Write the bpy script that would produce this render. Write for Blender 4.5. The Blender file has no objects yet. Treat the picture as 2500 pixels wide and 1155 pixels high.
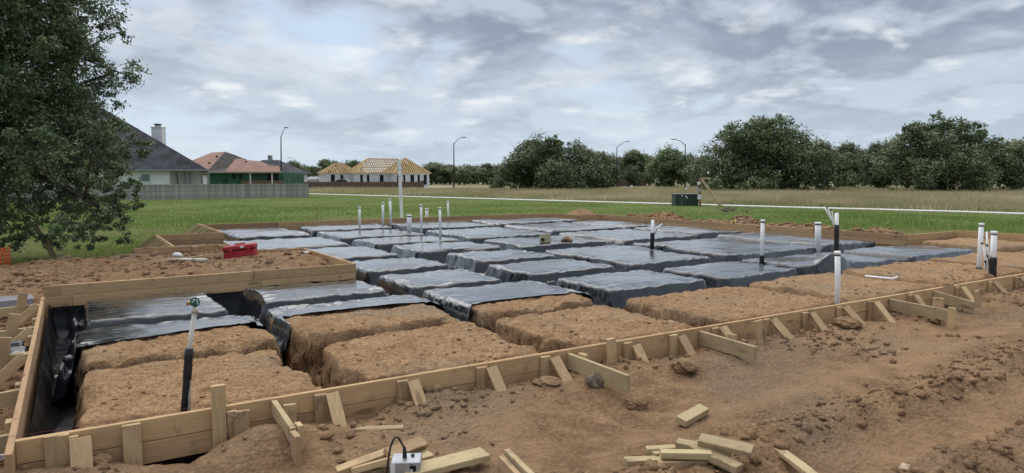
import bpy, bmesh, math, random
import numpy as np
from mathutils import Matrix, Vector

SC = bpy.context.scene
COL = SC.collection
R_ = random.Random(7)
NR = np.random.default_rng(11)

# ------------------------------------------------------------------ camera, world, sun, exposure
# World axes follow the building: +X along the front form, +Y along the side form, origin at the front left corner, z = 0 at form top.
CU, CV, CH = 0.332, -4.814, 1.5
FPX, YH, HU = 1690.0, 435.0, math.radians(57.5)
PITCH = math.atan((577.5 - YH) / FPX)
cam = bpy.data.cameras.new('camera')
cam.sensor_width = 36.0
cam.lens = FPX / 2500 * 36
cam.clip_start, cam.clip_end = 0.05, 6000
camo = bpy.data.objects.new('camera', cam)
COL.objects.link(camo)
camo.location = (CU, CV, CH)
camo.rotation_euler = (math.pi / 2 - PITCH, 0, HU - math.pi / 2)
SC.camera = camo

SUN_EL, SUN_AZ = math.radians(66), math.radians(12)   # azimuth clockwise from +Y
world = bpy.data.worlds.new('World')
SC.world = world
world.use_nodes = True


class NT:
    """small node-tree helper"""
    def __init__(s, tree):
        s.t = tree
        s.n = tree.nodes
        s.n.clear()

    def add(s, typ, ins=None, **props):
        nd = s.n.new(typ)
        for k, v in props.items():
            setattr(nd, k, v)
        for k, v in (ins or {}).items():
            sock = nd.inputs[k]
            if isinstance(v, bpy.types.NodeSocket):
                s.t.links.new(v, sock)
            else:
                sock.default_value = v
        return nd

    def math(s, op, a, b=0.0, c=None, clamp=False):
        nd = s.n.new('ShaderNodeMath')
        nd.operation = op
        nd.use_clamp = clamp
        for i, v in enumerate((a, b) if c is None else (a, b, c)):
            if isinstance(v, bpy.types.NodeSocket):
                s.t.links.new(v, nd.inputs[i])
            else:
                nd.inputs[i].default_value = v
        return nd.outputs[0]

    def rng(s, v, a, b, c=0.0, d=1.0, smooth=True):
        nd = s.add('ShaderNodeMapRange', {'From Min': a, 'From Max': b, 'To Min': c, 'To Max': d})
        nd.interpolation_type = 'SMOOTHSTEP' if smooth else 'LINEAR'
        s.t.links.new(v, nd.inputs['Value'])
        return nd.outputs[0]

    def mix(s, f, a, b, mode='MIX'):
        nd = s.n.new('ShaderNodeMix')
        nd.data_type = 'RGBA'
        nd.blend_type = mode
        for sock, v in ((nd.inputs[0], f), (nd.inputs[6], a), (nd.inputs[7], b)):
            if isinstance(v, bpy.types.NodeSocket):
                s.t.links.new(v, sock)
            else:
                sock.default_value = v if not isinstance(v, tuple) or len(v) == 4 else (*v, 1.0)
        return nd.outputs[2]

    def noise(s, vec, scale, detail=4.0, rough=0.55, dist=0.0):
        nd = s.add('ShaderNodeTexNoise', {'Scale': scale, 'Detail': detail, 'Roughness': rough, 'Distortion': dist})
        if vec is not None:
            s.t.links.new(vec, nd.inputs['Vector'])
        return nd.outputs[0]

    def mapping(s, vec, loc=(0, 0, 0), scale=(1, 1, 1), rot=(0, 0, 0)):
        nd = s.add('ShaderNodeMapping', {'Vector': vec, 'Location': loc, 'Scale': scale, 'Rotation': rot})
        return nd.outputs[0]


def make_world():
    w = NT(world.node_tree)
    sky = w.add('ShaderNodeTexSky')
    sky.sky_type = 'NISHITA'
    sky.sun_disc = False
    sky.sun_elevation = SUN_EL
    sky.sun_rotation = SUN_AZ
    sky.air_density, sky.dust_density, sky.ozone_density = 1.0, 2.0, 1.0
    tc = w.add('ShaderNodeTexCoord')
    sep = w.add('ShaderNodeSeparateXYZ', {0: tc.outputs['Generated']})

    def density(dz):
        """cloud density on a flat deck, looked up dz higher in the sky"""
        z = w.math('ADD', w.math('MAXIMUM', w.math('ADD', sep.outputs[2], dz), 0.0), 0.22)
        pl = w.add('ShaderNodeCombineXYZ', {0: w.math('DIVIDE', sep.outputs[0], z), 1: w.math('DIVIDE', sep.outputs[1], z)}).outputs[0]
        big = w.noise(w.mapping(pl, loc=(26.0, 4.0, 0.0)), 0.3, 2.0, 0.5)
        mid = w.noise(w.mapping(pl, loc=(45.2, 7.2, 0.3)), 1.15, 9.0, 0.56, 0.25)
        puff = w.noise(w.mapping(pl, loc=(8.0, 2.4, 1.3)), 3.1, 7.0, 0.55, 0.2)
        deck = w.math('ADD', w.math('MULTIPLY', mid, 0.85), w.math('MULTIPLY', big, 0.62))
        return w.math('ADD', deck, w.math('MULTIPLY', puff, 0.24)), puff

    dens, puff = density(0.0)
    above, puff_a = density(0.035)
    lit = w.rng(w.math('SUBTRACT', dens, above), -0.05, 0.06)          # tops catch the light, bases stay grey
    cover = w.rng(dens, 0.73, 0.86)
    core = w.rng(dens, 0.76, 0.94)
    veil = w.mix(0.6, sky.outputs[0], (5.2, 6.3, 7.8))
    pale = w.mix(lit, (4.6, 5.2, 6.1), (6.7, 7.0, 7.4))
    grey = w.mix(lit, (2.2, 2.62, 3.3), (4.2, 4.7, 5.5))
    cl = w.mix(core, pale, grey)
    # separate small cumulus low in the sky
    small = w.rng(puff, 0.53, 0.76)
    slit = w.rng(w.math('SUBTRACT', puff, puff_a), -0.06, 0.06)
    haze = w.rng(sep.outputs[2], 0.0, 0.2, 1.0, 0.0)
    band = w.math('MULTIPLY', w.rng(sep.outputs[2], 0.02, 0.1), w.rng(sep.outputs[2], 0.16, 0.34, 1.0, 0.0))
    col = w.mix(w.math('MULTIPLY', cover, 0.93), veil, cl)
    col = w.mix(w.math('MULTIPLY', haze, 0.62), col, (5.5, 6.4, 7.3))
    col = w.mix(w.math('MULTIPLY', w.math('MULTIPLY', small, band), 0.85), col, w.mix(slit, (4.0, 4.7, 5.6), (7.6, 7.8, 8.0)))
    bg = w.add('ShaderNodeBackground', {'Color': col, 'Strength': 0.066})
    w.add('ShaderNodeOutputWorld', {'Surface': bg.outputs[0]})


make_world()
sunl = bpy.data.lights.new('sun', 'SUN')
sunl.energy = 1.5
sunl.angle = math.radians(85)
sunl.color = (1.0, 0.96, 0.9)
suno = bpy.data.objects.new('sun', sunl)
COL.objects.link(suno)
sd = Vector((math.sin(SUN_AZ) * math.cos(SUN_EL), math.cos(SUN_AZ) * math.cos(SUN_EL), math.sin(SUN_EL)))
suno.rotation_euler = sd.to_track_quat('Z', 'Y').to_euler()
suno.location = (0, 0, 40)
SC.view_settings.view_transform = 'Standard'
SC.view_settings.look = 'None'
SC.view_settings.exposure = 0.93
SC.view_settings.gamma = 1.0
SC.view_settings.use_curve_mapping = False
SC.cycles.max_bounces = 6
SC.cycles.diffuse_bounces = 3
SC.cycles.transparent_max_bounces = 6

# ------------------------------------------------------------------ survey helpers: photograph measurements -> site coordinates
RV = np.array([math.sin(HU), -math.cos(HU)])
FV = np.array([math.cos(HU), math.sin(HU)])


def _ray(px, py):
    a = (px - 1250) / FPX
    b = -(py - 577.5) / FPX
    fy = math.cos(PITCH) + b * math.sin(PITCH)
    fz = -math.sin(PITCH) + b * math.cos(PITCH)
    h = RV * a + FV * fy
    return h[0], h[1], fz, fy


def P(px, py, z=0.0):
    du, dv, dz, _ = _ray(px, py)
    t = (z - CH) / dz
    return Vector((CU + du * t, CV + dv * t, z))


def Q(px, py, d):
    du, dv, dz, fy = _ray(px, py)
    t = d / fy
    return Vector((CU + du * t, CV + dv * t, CH + dz * t))


def depth(p):
    return (p[0] - CU) * FV[0] + (p[1] - CV) * FV[1]


def u_on_front(px, v=0.0):
    du, dv, _, _ = _ray(px, 700)
    return CU + du * (v - CV) / dv


# ------------------------------------------------------------------ numpy noise
def _hash(ix, iy, seed):
    n = (ix.astype(np.int64) * 374761393 + iy.astype(np.int64) * 668265263 + seed * 974634777) & 0x7fffffff
    n = ((n ^ (n >> 13)) * 1274126177) & 0x7fffffff
    return ((n ^ (n >> 16)) & 0xffff) / 65535.0


def vnoise(x, y, seed=0):
    x0, y0 = np.floor(x), np.floor(y)
    fx, fy = x - x0, y - y0
    fx, fy = fx * fx * (3 - 2 * fx), fy * fy * (3 - 2 * fy)
    a, b = _hash(x0, y0, seed), _hash(x0 + 1, y0, seed)
    c, d = _hash(x0, y0 + 1, seed), _hash(x0 + 1, y0 + 1, seed)
    return (a * (1 - fx) + b * fx) * (1 - fy) + (c * (1 - fx) + d * fx) * fy - 0.5


def fbm(x, y, seed=0, octs=4, gain=0.5):
    t, amp = 0, 1.0
    for i in range(octs):
        cs, sn = math.cos(i * 1.1 + .4), math.sin(i * 1.1 + .4)
        t = t + amp * vnoise((x * cs - y * sn) * 2 ** i + 13.7 * i, (x * sn + y * cs) * 2 ** i - 7.1 * i, seed + i)
        amp *= gain
    return t


def sstep(x, a, b):
    t = np.clip((x - a) / (b - a), 0, 1)
    return t * t * (3 - 2 * t)


# ------------------------------------------------------------------ object helpers
def tag(o, label, cat, group=None, kind=None):
    if label:
        o['label'] = label
    if cat:
        o['category'] = cat
    if group:
        o['group'] = group
    if kind:
        o['kind'] = kind
    return o


def thing(name, loc, label, cat, group=None):
    e = bpy.data.objects.new(name, None)
    COL.objects.link(e)
    e.location = loc
    e.empty_display_size = 0.1
    return tag(e, label, cat, group)


def link(name, me, mat, parent=None, mw=None):
    o = bpy.data.objects.new(name, me)
    COL.objects.link(o)
    if mat is not None and not me.materials:
        me.materials.append(mat)
    if mw is not None:
        o.matrix_world = mw
    if parent is not None:
        o.parent = parent
        top = parent
        inv = Matrix.Identity(4)
        # every parent is unrotated, so only translations have to be undone
        loc = Vector((0, 0, 0))
        while top is not None:
            loc += Vector(top.location) if top.parent is None else Vector((0, 0, 0))
            top = top.parent
        if parent.parent is None and parent.type == 'EMPTY':
            inv = Matrix.Translation(-loc)
        elif parent.type == 'MESH':
            inv = world_of(parent).inverted()
        o.matrix_parent_inverse = inv
    return o


def world_of(o):
    if o.parent is None:
        return o.matrix_basis.copy()
    return world_of(o.parent) @ o.matrix_parent_inverse @ o.matrix_basis


def mesh_np(name, verts, faces, smooth=False, attrs=None):
    """faces: int array (n,3) or (n,4)"""
    me = bpy.data.meshes.new(name)
    verts = np.asarray(verts, dtype=np.float32)
    faces = np.asarray(faces, dtype=np.int32)
    k = faces.shape[1]
    me.vertices.add(len(verts))
    me.vertices.foreach_set('co', verts.ravel())
    me.loops.add(faces.size)
    me.loops.foreach_set('vertex_index', faces.ravel())
    me.polygons.add(len(faces))
    me.polygons.foreach_set('loop_start', np.arange(0, faces.size, k, dtype=np.int32))
    me.polygons.foreach_set('loop_total', np.full(len(faces), k, dtype=np.int32))
    if smooth:
        me.polygons.foreach_set('use_smooth', np.ones(len(faces), dtype=bool))
    me.update(calc_edges=True)
    for an, (dom, val) in (attrs or {}).items():
        a = me.attributes.new(an, 'FLOAT', dom)
        a.data.foreach_set('value', np.asarray(val, dtype=np.float32))
    return me


def mesh_py(name, verts, faces, smooth=False):
    me = bpy.data.meshes.new(name)
    me.from_pydata([tuple(v) for v in verts], [], faces)
    if smooth:
        for p in me.polygons:
            p.use_smooth = True
    me.update()
    return me


def box_mesh(name, l, t, h, c=0.003, jit=0.0):
    """box centred on the origin: l along x, t along y, h along z; chamfered"""
    bm = bmesh.new()
    bmesh.ops.create_cube(bm, size=1.0)
    for v in bm.verts:
        v.co = (v.co.x * l, v.co.y * t, v.co.z * h)
        if jit:
            v.co += Vector((R_.uniform(-jit, jit), R_.uniform(-jit, jit), R_.uniform(-jit, jit)))
    if c > 0:
        bmesh.ops.bevel(bm, geom=bm.edges[:], offset=c, segments=1, affect='EDGES')
    me = bpy.data.meshes.new(name)
    bm.to_mesh(me)
    bm.free()
    return me


def frame(p0, p1, up=Vector((0, 0, 1)), roll=0.0):
    """matrix: x from p0 to p1, z nearest to up, origin at the middle"""
    p0, p1 = Vector(p0), Vector(p1)
    x = (p1 - p0).normalized()
    if abs(x.dot(up)) > 0.97:
        up = Vector((0.2, 1, 0))
    y = up.cross(x).normalized()
    z = x.cross(y)
    m = Matrix((x, y, z)).transposed().to_4x4()
    m.translation = (p0 + p1) / 2
    if roll:
        m = m @ Matrix.Rotation(roll, 4, 'X')
    return m


def beam(name, p0, p1, t, h, mat, parent=None, up=Vector((0, 0, 1)), roll=0.0, c=0.003, jit=0.0015):
    l = (Vector(p1) - Vector(p0)).length
    return link(name, box_mesh(name, l, t, h, c, jit), mat, parent, frame(p0, p1, up, roll))


def block(name, lo, hi, mat, parent=None, c=0.004):
    lo, hi = Vector(lo), Vector(hi)
    s = hi - lo
    return link(name, box_mesh(name, s.x, s.y, s.z, c), mat, parent, Matrix.Translation((lo + hi) / 2))


def tube_data(pts, rad, segs=8, cap=True):
    pts = [Vector(p) for p in pts]
    if not hasattr(rad, '__len__'):
        rad = [rad] * len(pts)
    vs, fs = [], []
    prev = None
    for i, p in enumerate(pts):
        d = (pts[min(i + 1, len(pts) - 1)] - pts[max(i - 1, 0)]).normalized()
        a = prev if prev is not None else (Vector((1, 0, 0)) if abs(d.x) < 0.9 else Vector((0, 1, 0)))
        b = d.cross(a).normalized()
        a = b.cross(d).normalized()
        prev = a
        for k in range(segs):
            t = 2 * math.pi * k / segs
            vs.append(p + (a * math.cos(t) + b * math.sin(t)) * rad[i])
    for i in range(len(pts) - 1):
        for k in range(segs):
            k2 = (k + 1) % segs
            fs.append((i * segs + k, i * segs + k2, (i + 1) * segs + k2, (i + 1) * segs + k))
    if cap:
        fs.append(tuple(range(segs - 1, -1, -1)))
        fs.append(tuple((len(pts) - 1) * segs + k for k in range(segs)))
    return vs, fs


def tube(name, pts, rad, mat, parent=None, segs=10, cap=True, hollow=0.0):
    """tube mesh stored about its first point"""
    o0 = Vector(pts[0])
    vs, fs = tube_data([Vector(p) - o0 for p in pts], rad, segs, cap and not hollow)
    if hollow:
        r0 = rad if not hasattr(rad, '__len__') else rad[-1]
        inner, fi = tube_data([Vector(p) - o0 for p in pts], [max(1e-4, (rad if not hasattr(rad, '__len__') else rad[i]) * hollow) for i in range(len(pts))], segs, False)
        n = len(vs)
        vs = vs + inner
        fs = fs + [tuple(reversed([q + n for q in f])) for f in fi]
        e = (len(pts) - 1) * segs
        for k in range(segs):
            k2 = (k + 1) % segs
            fs.append((e + k, e + k2, n + e + k2, n + e + k))
            fs.append((k2, k, n + k, n + k2))
    me = mesh_py(name, vs, fs, False)
    for p in me.polygons:
        p.use_smooth = len(p.vertices) == 4
    return link(name, me, mat, parent, Matrix.Translation(o0))


# ------------------------------------------------------------------ materials
MATS = {}


def material(name):
    m = bpy.data.materials.new(name)
    m.use_nodes = True
    t = NT(m.node_tree)
    b = t.add('ShaderNodeBsdfPrincipled')
    t.add('ShaderNodeOutputMaterial', {'Surface': b.outputs[0]})
    MATS[name] = m
    return m, t, b


def simple(name, col, rough=0.6, metal=0.0, var=0.12, scale=8.0, bump=0.0, spec=0.4, obvar=0.0, dirt=None):
    """one-colour material with mottling in the object's own coordinates"""
    m, t, b = material(name)
    tc = t.add('ShaderNodeTexCoord')
    n = t.noise(tc.outputs['Object'], scale, 5.0, 0.6)
    dark = tuple(c * (1 - var * 1.6) for c in col)
    lite = tuple(min(1, c * (1 + var)) for c in col)
    c = t.mix(t.rng(n, 0.3, 0.7), dark, lite)
    if obvar:
        oi = t.add('ShaderNodeObjectInfo')
        hs = t.add('ShaderNodeHueSaturation', {'Color': c, 'Value': t.math('MULTIPLY_ADD', oi.outputs['Random'], 2 * obvar, 1 - obvar)})
        c = hs.outputs[0]
    if dirt:
        n2 = t.noise(tc.outputs['Object'], dirt[1], 6.0, 0.65)
        c = t.mix(t.rng(n2, dirt[2], dirt[2] + 0.12), c, dirt[0])
    t.t.links.new(c, b.inputs['Base Color'])
    b.inputs['Roughness'].default_value = rough
    b.inputs['Metallic'].default_value = metal
    b.inputs['Specular IOR Level'].default_value = spec
    if bump:
        bp = t.add('ShaderNodeBump', {'Height': n, 'Strength': 0.6, 'Distance': bump})
        t.t.links.new(bp.outputs[0], b.inputs['Normal'])
    return m


def wood(name, lite, dark, weather=0.25, knots=True):
    m, t, b = material(name)
    tc = t.add('ShaderNodeTexCoord')
    oi = t.add('ShaderNodeObjectInfo')
    off = t.math('MULTIPLY', oi.outputs['Random'], 37.0)
    offv = t.add('ShaderNodeCombineXYZ', {0: off, 1: off, 2: off}).outputs[0]
    v = t.add('ShaderNodeVectorMath', {0: tc.outputs['Object'], 1: offv}, operation='ADD').outputs[0]
    broad = t.noise(t.mapping(v, scale=(0.9, 14, 14)), 1.0, 3.0, 0.5, 0.8)
    grain = t.noise(t.mapping(v, scale=(2.5, 90, 90)), 1.0, 3.0, 0.6, 0.4)
    ring = t.math('FRACT', t.math('MULTIPLY', broad, 9.0))
    ring = t.rng(ring, 0.15, 0.95)
    f = t.math('ADD', t.math('MULTIPLY', ring, 0.5), t.math('MULTIPLY', grain, 0.5), clamp=True)
    c = t.mix(f, lite, dark)
    if knots:
        vo = t.add('ShaderNodeTexVoronoi', {'Vector': t.mapping(v, scale=(1.7, 6.5, 6.5)), 'Scale': 1.0, 'Randomness': 1.0})
        k = t.rng(vo.outputs['Distance'], 0.09, 0.2, 1.0, 0.0)
        c = t.mix(t.math('MULTIPLY', k, 0.75), c, tuple(q * 0.42 for q in dark))
    w = t.noise(v, 2.3, 6.0, 0.65)
    c = t.mix(t.math('MULTIPLY', t.rng(w, 0.45, 0.75), weather * 2), c, (0.22, 0.155, 0.09))
    mud = t.noise(v, 6.0, 7.0, 0.7)
    c = t.mix(t.math('MULTIPLY', t.rng(mud, 0.54, 0.68), 0.6), c, (0.2, 0.13, 0.075))
    hs = t.add('ShaderNodeHueSaturation', {'Color': c, 'Hue': t.math('MULTIPLY_ADD', oi.outputs['Random'], 0.012, 0.4895),
                                           'Saturation': 0.95, 'Value': t.math('MULTIPLY_ADD', oi.outputs['Random'], 0.4, 0.82)})
    t.t.links.new(hs.outputs[0], b.inputs['Base Color'])
    b.inputs['Roughness'].default_value = 0.75
    b.inputs['Specular IOR Level'].default_value = 0.25
    bp = t.add('ShaderNodeBump', {'Height': grain, 'Strength': 0.35, 'Distance': 0.002})
    t.t.links.new(bp.outputs[0], b.inputs['Normal'])
    return m


def soil_nodes(t, pos, pad):
    """returns (colour, height) sockets of bare clay soil"""
    n1 = t.noise(pos, 0.55, 5.0, 0.6)
    n2 = t.noise(pos, 4.0, 7.0, 0.65)
    n3 = t.noise(pos, 30.0, 6.0, 0.75)
    n4 = t.noise(t.mapping(pos, rot=(0, 0, 0.6), scale=(1.0, 2.2, 2.2)), 26.0, 4.0, 0.65, 1.0)
    vo = t.add('ShaderNodeTexVoronoi', {'Vector': pos, 'Scale': 30.0 if not pad else 19.0, 'Randomness': 1.0})
    sp = t.add('ShaderNodeTexVoronoi', {'Vector': pos, 'Scale': 62.0, 'Randomness': 1.0})
    if pad:
        a, bb, g = (0.54, 0.335, 0.18), (0.41, 0.245, 0.128), (0.385, 0.28, 0.185)
    else:
        a, bb, g = (0.33, 0.203, 0.11), (0.21, 0.123, 0.066), (0.225, 0.165, 0.108)
    c = t.mix(t.rng(n2, 0.35, 0.66), bb, a)
    c = t.mix(t.math('MULTIPLY', t.rng(n1, 0.48, 0.68), 0.75), c, g)
    c = t.mix(t.math('MULTIPLY', t.rng(n3, 0.54, 0.7), 0.55), c, (0.48, 0.33, 0.2))
    c = t.mix(t.math('MULTIPLY', t.rng(n3, 0.46, 0.3), 0.75), c, (0.095, 0.056, 0.033))  # crevice shade put into the colour where the grain noise dips
    grit = t.add('ShaderNodeSeparateColor', {0: sp.outputs['Color']}).outputs[0]
    c = t.mix(t.math('MULTIPLY', t.rng(grit, 0.8, 1.0), 0.24), c, (0.5, 0.41, 0.3))
    h = t.math('ADD', t.math('MULTIPLY', n2, 0.8), t.math('ADD', t.math('MULTIPLY', n3, 0.7), t.math('MULTIPLY', vo.outputs['Distance'], 0.5)))
    if pad:
        h = t.math('ADD', h, t.math('MULTIPLY', t.rng(n4, 0.42, 0.56), 0.4))
    return c, h


def soil_mat(name, pad=True):
    m, t, b = material(name)
    g = t.add('ShaderNodeNewGeometry')
    c, h = soil_nodes(t, g.outputs['Position'], pad)
    t.t.links.new(c, b.inputs['Base Color'])
    b.inputs['Roughness'].default_value = 0.95
    b.inputs['Specular IOR Level'].default_value = 0.12
    bp = t.add('ShaderNodeBump', {'Height': h, 'Strength': 1.0, 'Distance': 0.026})
    t.t.links.new(bp.outputs[0], b.inputs['Normal'])
    return m


def ground_mat():
    m, t, b = material('ground_cover')
    g = t.add('ShaderNodeNewGeometry')
    pos = g.outputs['Position']
    c, h = soil_nodes(t, pos, False)
    pk = t.add('ShaderNodeAttribute', attribute_name='pack').outputs['Fac']
    c = t.mix(t.math('MULTIPLY', pk, 0.5), c, (0.4, 0.255, 0.145))
    gr = t.add('ShaderNodeAttribute', attribute_name='grass').outputs['Fac']
    fl = t.add('ShaderNodeAttribute', attribute_name='field').outputs['Fac']
    n1 = t.noise(pos, 0.22, 6.0, 0.6)
    n2 = t.noise(pos, 2.2, 5.0, 0.65)
    lawn = t.mix(t.rng(n1, 0.36, 0.64), (0.1, 0.165, 0.03), (0.165, 0.205, 0.055))
    lawn = t.mix(t.rng(n2, 0.5, 0.75), lawn, (0.2, 0.185, 0.1))
    field = t.mix(t.rng(n1, 0.35, 0.65), (0.28, 0.235, 0.14), (0.18, 0.19, 0.085))
    gcol = t.mix(fl, lawn, field)
    col = t.mix(t.rng(t.math('ADD', gr, t.math('MULTIPLY_ADD', n2, 0.7, -0.35)), 0.35, 0.6), c, gcol)
    t.t.links.new(col, b.inputs['Base Color'])
    b.inputs['Roughness'].default_value = 0.95
    b.inputs['Specular IOR Level'].default_value = 0.12
    bp = t.add('ShaderNodeBump', {'Height': h, 'Strength': 1.0, 'Distance': 0.04})
    t.t.links.new(bp.outputs[0], b.inputs['Normal'])
    return m


def plastic_mat():
    m, t, b = material('black_polythene')
    g = t.add('ShaderNodeNewGeometry')
    pos = g.outputs['Position']
    w1 = t.noise(t.mapping(pos, scale=(1.1, 8.5, 6.0), rot=(0, 0, 0.1)), 1.0, 2.0, 0.45, 1.1)
    w2 = t.noise(t.mapping(pos, scale=(2.6, 19.0, 9.0), rot=(0, 0, -0.18)), 1.0, 2.0, 0.45, 0.9)
    # sharp sparse creases with smooth film between them
    rid = t.rng(t.math('ABSOLUTE', t.math('SUBTRACT', w1, 0.5)), 0.0, 0.022)
    h = t.math('ADD', t.math('MULTIPLY', rid, -0.035), t.math('ADD', t.math('MULTIPLY', w2, 0.075), t.math('MULTIPLY', w1, 0.11)))
    dust = t.noise(pos, 1.3, 6.0, 0.62)
    col = t.mix(t.math('MULTIPLY', t.rng(dust, 0.52, 0.75), 0.4), (0.011, 0.0125, 0.017), (0.06, 0.056, 0.053))
    t.t.links.new(col, b.inputs['Base Color'])
    t.t.links.new(t.rng(dust, 0.35, 0.75, 0.12, 0.28), b.inputs['Roughness'])
    b.inputs['IOR'].default_value = 1.5
    b.inputs['Specular IOR Level'].default_value = 0.2
    b.inputs['Coat Weight'].default_value = 1.0
    b.inputs['Coat IOR'].default_value = 1.5
    b.inputs['Coat Roughness'].default_value = 0.13
    bp = t.add('ShaderNodeBump', {'Height': h, 'Strength': 1.0, 'Distance': 0.03})
    t.t.links.new(bp.outputs[0], b.inputs['Normal'])
    t.t.links.new(bp.outputs[0], b.inputs['Coat Normal'])
    return m


def leaf_mat(name, a, b_, c3=None, trans=0.25):
    m = bpy.data.materials.new(name)
    m.use_nodes = True
    t = NT(m.node_tree)
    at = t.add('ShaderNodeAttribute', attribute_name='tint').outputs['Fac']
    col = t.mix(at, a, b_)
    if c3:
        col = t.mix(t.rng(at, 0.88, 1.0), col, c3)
    oi = t.add('ShaderNodeObjectInfo')
    hs = t.add('ShaderNodeHueSaturation', {'Color': col, 'Value': t.math('MULTIPLY_ADD', oi.outputs['Random'], 0.35, 0.82)})
    p = t.add('ShaderNodeBsdfPrincipled', {'Base Color': hs.outputs[0], 'Roughness': 0.45, 'Specular IOR Level': 0.5})
    tr = t.add('ShaderNodeBsdfTranslucent', {'Color': hs.outputs[0]})
    mx = t.add('ShaderNodeMixShader', {0: trans, 1: p.outputs[0], 2: tr.outputs[0]})
    t.add('ShaderNodeOutputMaterial', {'Surface': mx.outputs[0]})
    return m


def shingle_mat(name, a, b_, sx=3.0, sz=7.0):
    m, t, b = material(name)
    tc = t.add('ShaderNodeTexCoord')
    br = t.add('ShaderNodeTexBrick', {'Vector': t.mapping(tc.outputs['Object'], rot=(math.pi / 2, 0, 0)), 'Color1': (*a, 1), 'Color2': (*b_, 1),
                                      'Mortar': tuple(0.55 * q for q in a) + (1,), 'Scale': 1.0, 'Mortar Size': 0.02,
                                      'Brick Width': 1 / sx, 'Row Height': 1 / sz, 'Bias': 0.0})
    n = t.noise(tc.outputs['Object'], 0.8, 5.0, 0.6)
    c = t.mix(t.rng(n, 0.35, 0.7), br.outputs[0], tuple(1.35 * q for q in b_))
    t.t.links.new(c, b.inputs['Base Color'])
    b.inputs['Roughness'].default_value = 0.9
    b.inputs['Specular IOR Level'].default_value = 0.2
    return m


W_FORM = wood('form_lumber', (0.53, 0.35, 0.17), (0.4, 0.245, 0.108), 0.18)
W_STAKE = wood('stake_lumber', (0.52, 0.375, 0.195), (0.385, 0.25, 0.115), 0.2)
W_PALE = wood('treated_lumber', (0.5, 0.4, 0.215), (0.38, 0.285, 0.14), 0.22)
W_OLD = wood('weathered_lumber', (0.36, 0.255, 0.15), (0.22, 0.15, 0.085), 0.35)
M_GROUND = ground_mat()
M_PAD = soil_mat('cut_clay', True)
M_CLOD = soil_mat('clod_clay', False)
M_SHEET = plastic_mat()
M_LINER = simple('liner_film', (0.012, 0.012, 0.014), 0.38, var=0.3, scale=6, bump=0.03)
M_PVC = simple('white_pvc', (0.86, 0.86, 0.85), 0.4, var=0.04, scale=6, dirt=((0.45, 0.36, 0.26), 7.0, 0.6))
M_PVCD = simple('muddy_pvc', (0.66, 0.62, 0.54), 0.5, var=0.12, scale=9, dirt=((0.3, 0.2, 0.12), 6.0, 0.52))
M_BLACK = simple('black_sleeve', (0.018, 0.018, 0.02), 0.45, var=0.2, scale=12, bump=0.01)
M_DARK = simple('dark_bore', (0.01, 0.01, 0.01), 0.9)
M_RED = simple('red_tool_plastic', (0.36, 0.018, 0.028), 0.42, var=0.12, scale=5, dirt=((0.25, 0.16, 0.1), 4.0, 0.66))
M_STEEL = simple('grey_metal', (0.42, 0.44, 0.46), 0.35, metal=0.55, var=0.08, scale=14)
M_LABEL = simple('white_label', (0.75, 0.75, 0.73), 0.6)
M_LAMP = simple('black_lamp_paint', (0.022, 0.023, 0.026), 0.5)
M_CONC = simple('pale_concrete', (0.55, 0.53, 0.47), 0.9, var=0.08, scale=0.9, obvar=0.05)


# ------------------------------------------------------------------ ground sheet
HOUSE = [(0, 20.43, 0, 4.47), (0, 17.98, 0, 6.0), (4.2, 17.98, 0, 16.3), (3.1, 17.98, 9.0, 14.1), (2.06, 17.98, 10.7, 14.1),
         (3.62, 17.98, 9.0, 16.3), (3.62, 16.85, 9.0, 18.2)]          # plan of the excavation, generously overlapping rectangles
SOIL = [(-9, 23.5, -14, 5.2), (-7, 4.3, 4, 9.6), (-3.5, 4.3, 9, 11.2), (1.0, 5, 10, 13.0), (17, 20.4, 4, 16.2), (16, 19.6, 15.5, 18.0)] + HOUSE


def rect_sd(u, v, rects):
    """signed distance-like value, positive inside the union"""
    s = np.full(np.shape(u), -1e9)
    for a, b, c, d in rects:
        du, dv = np.maximum(a - u, u - b), np.maximum(c - v, v - d)
        out = np.hypot(np.maximum(du, 0), np.maximum(dv, 0)) + np.minimum(np.maximum(du, dv), 0)
        s = np.maximum(s, -out)
    return s


def bump_at(u, v, p, r, h, ry=None):
    return h * np.exp(-(((u - p[0]) / r) ** 2 + ((v - p[1]) / (ry or r)) ** 2))


TR0, TR1 = P(1780, 1130, -.27), P(2500, 885, -.27)      # edge berm of the machine track
TD = (TR1 - TR0).normalized()
TN = Vector((-TD.y, TD.x, 0))


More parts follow.
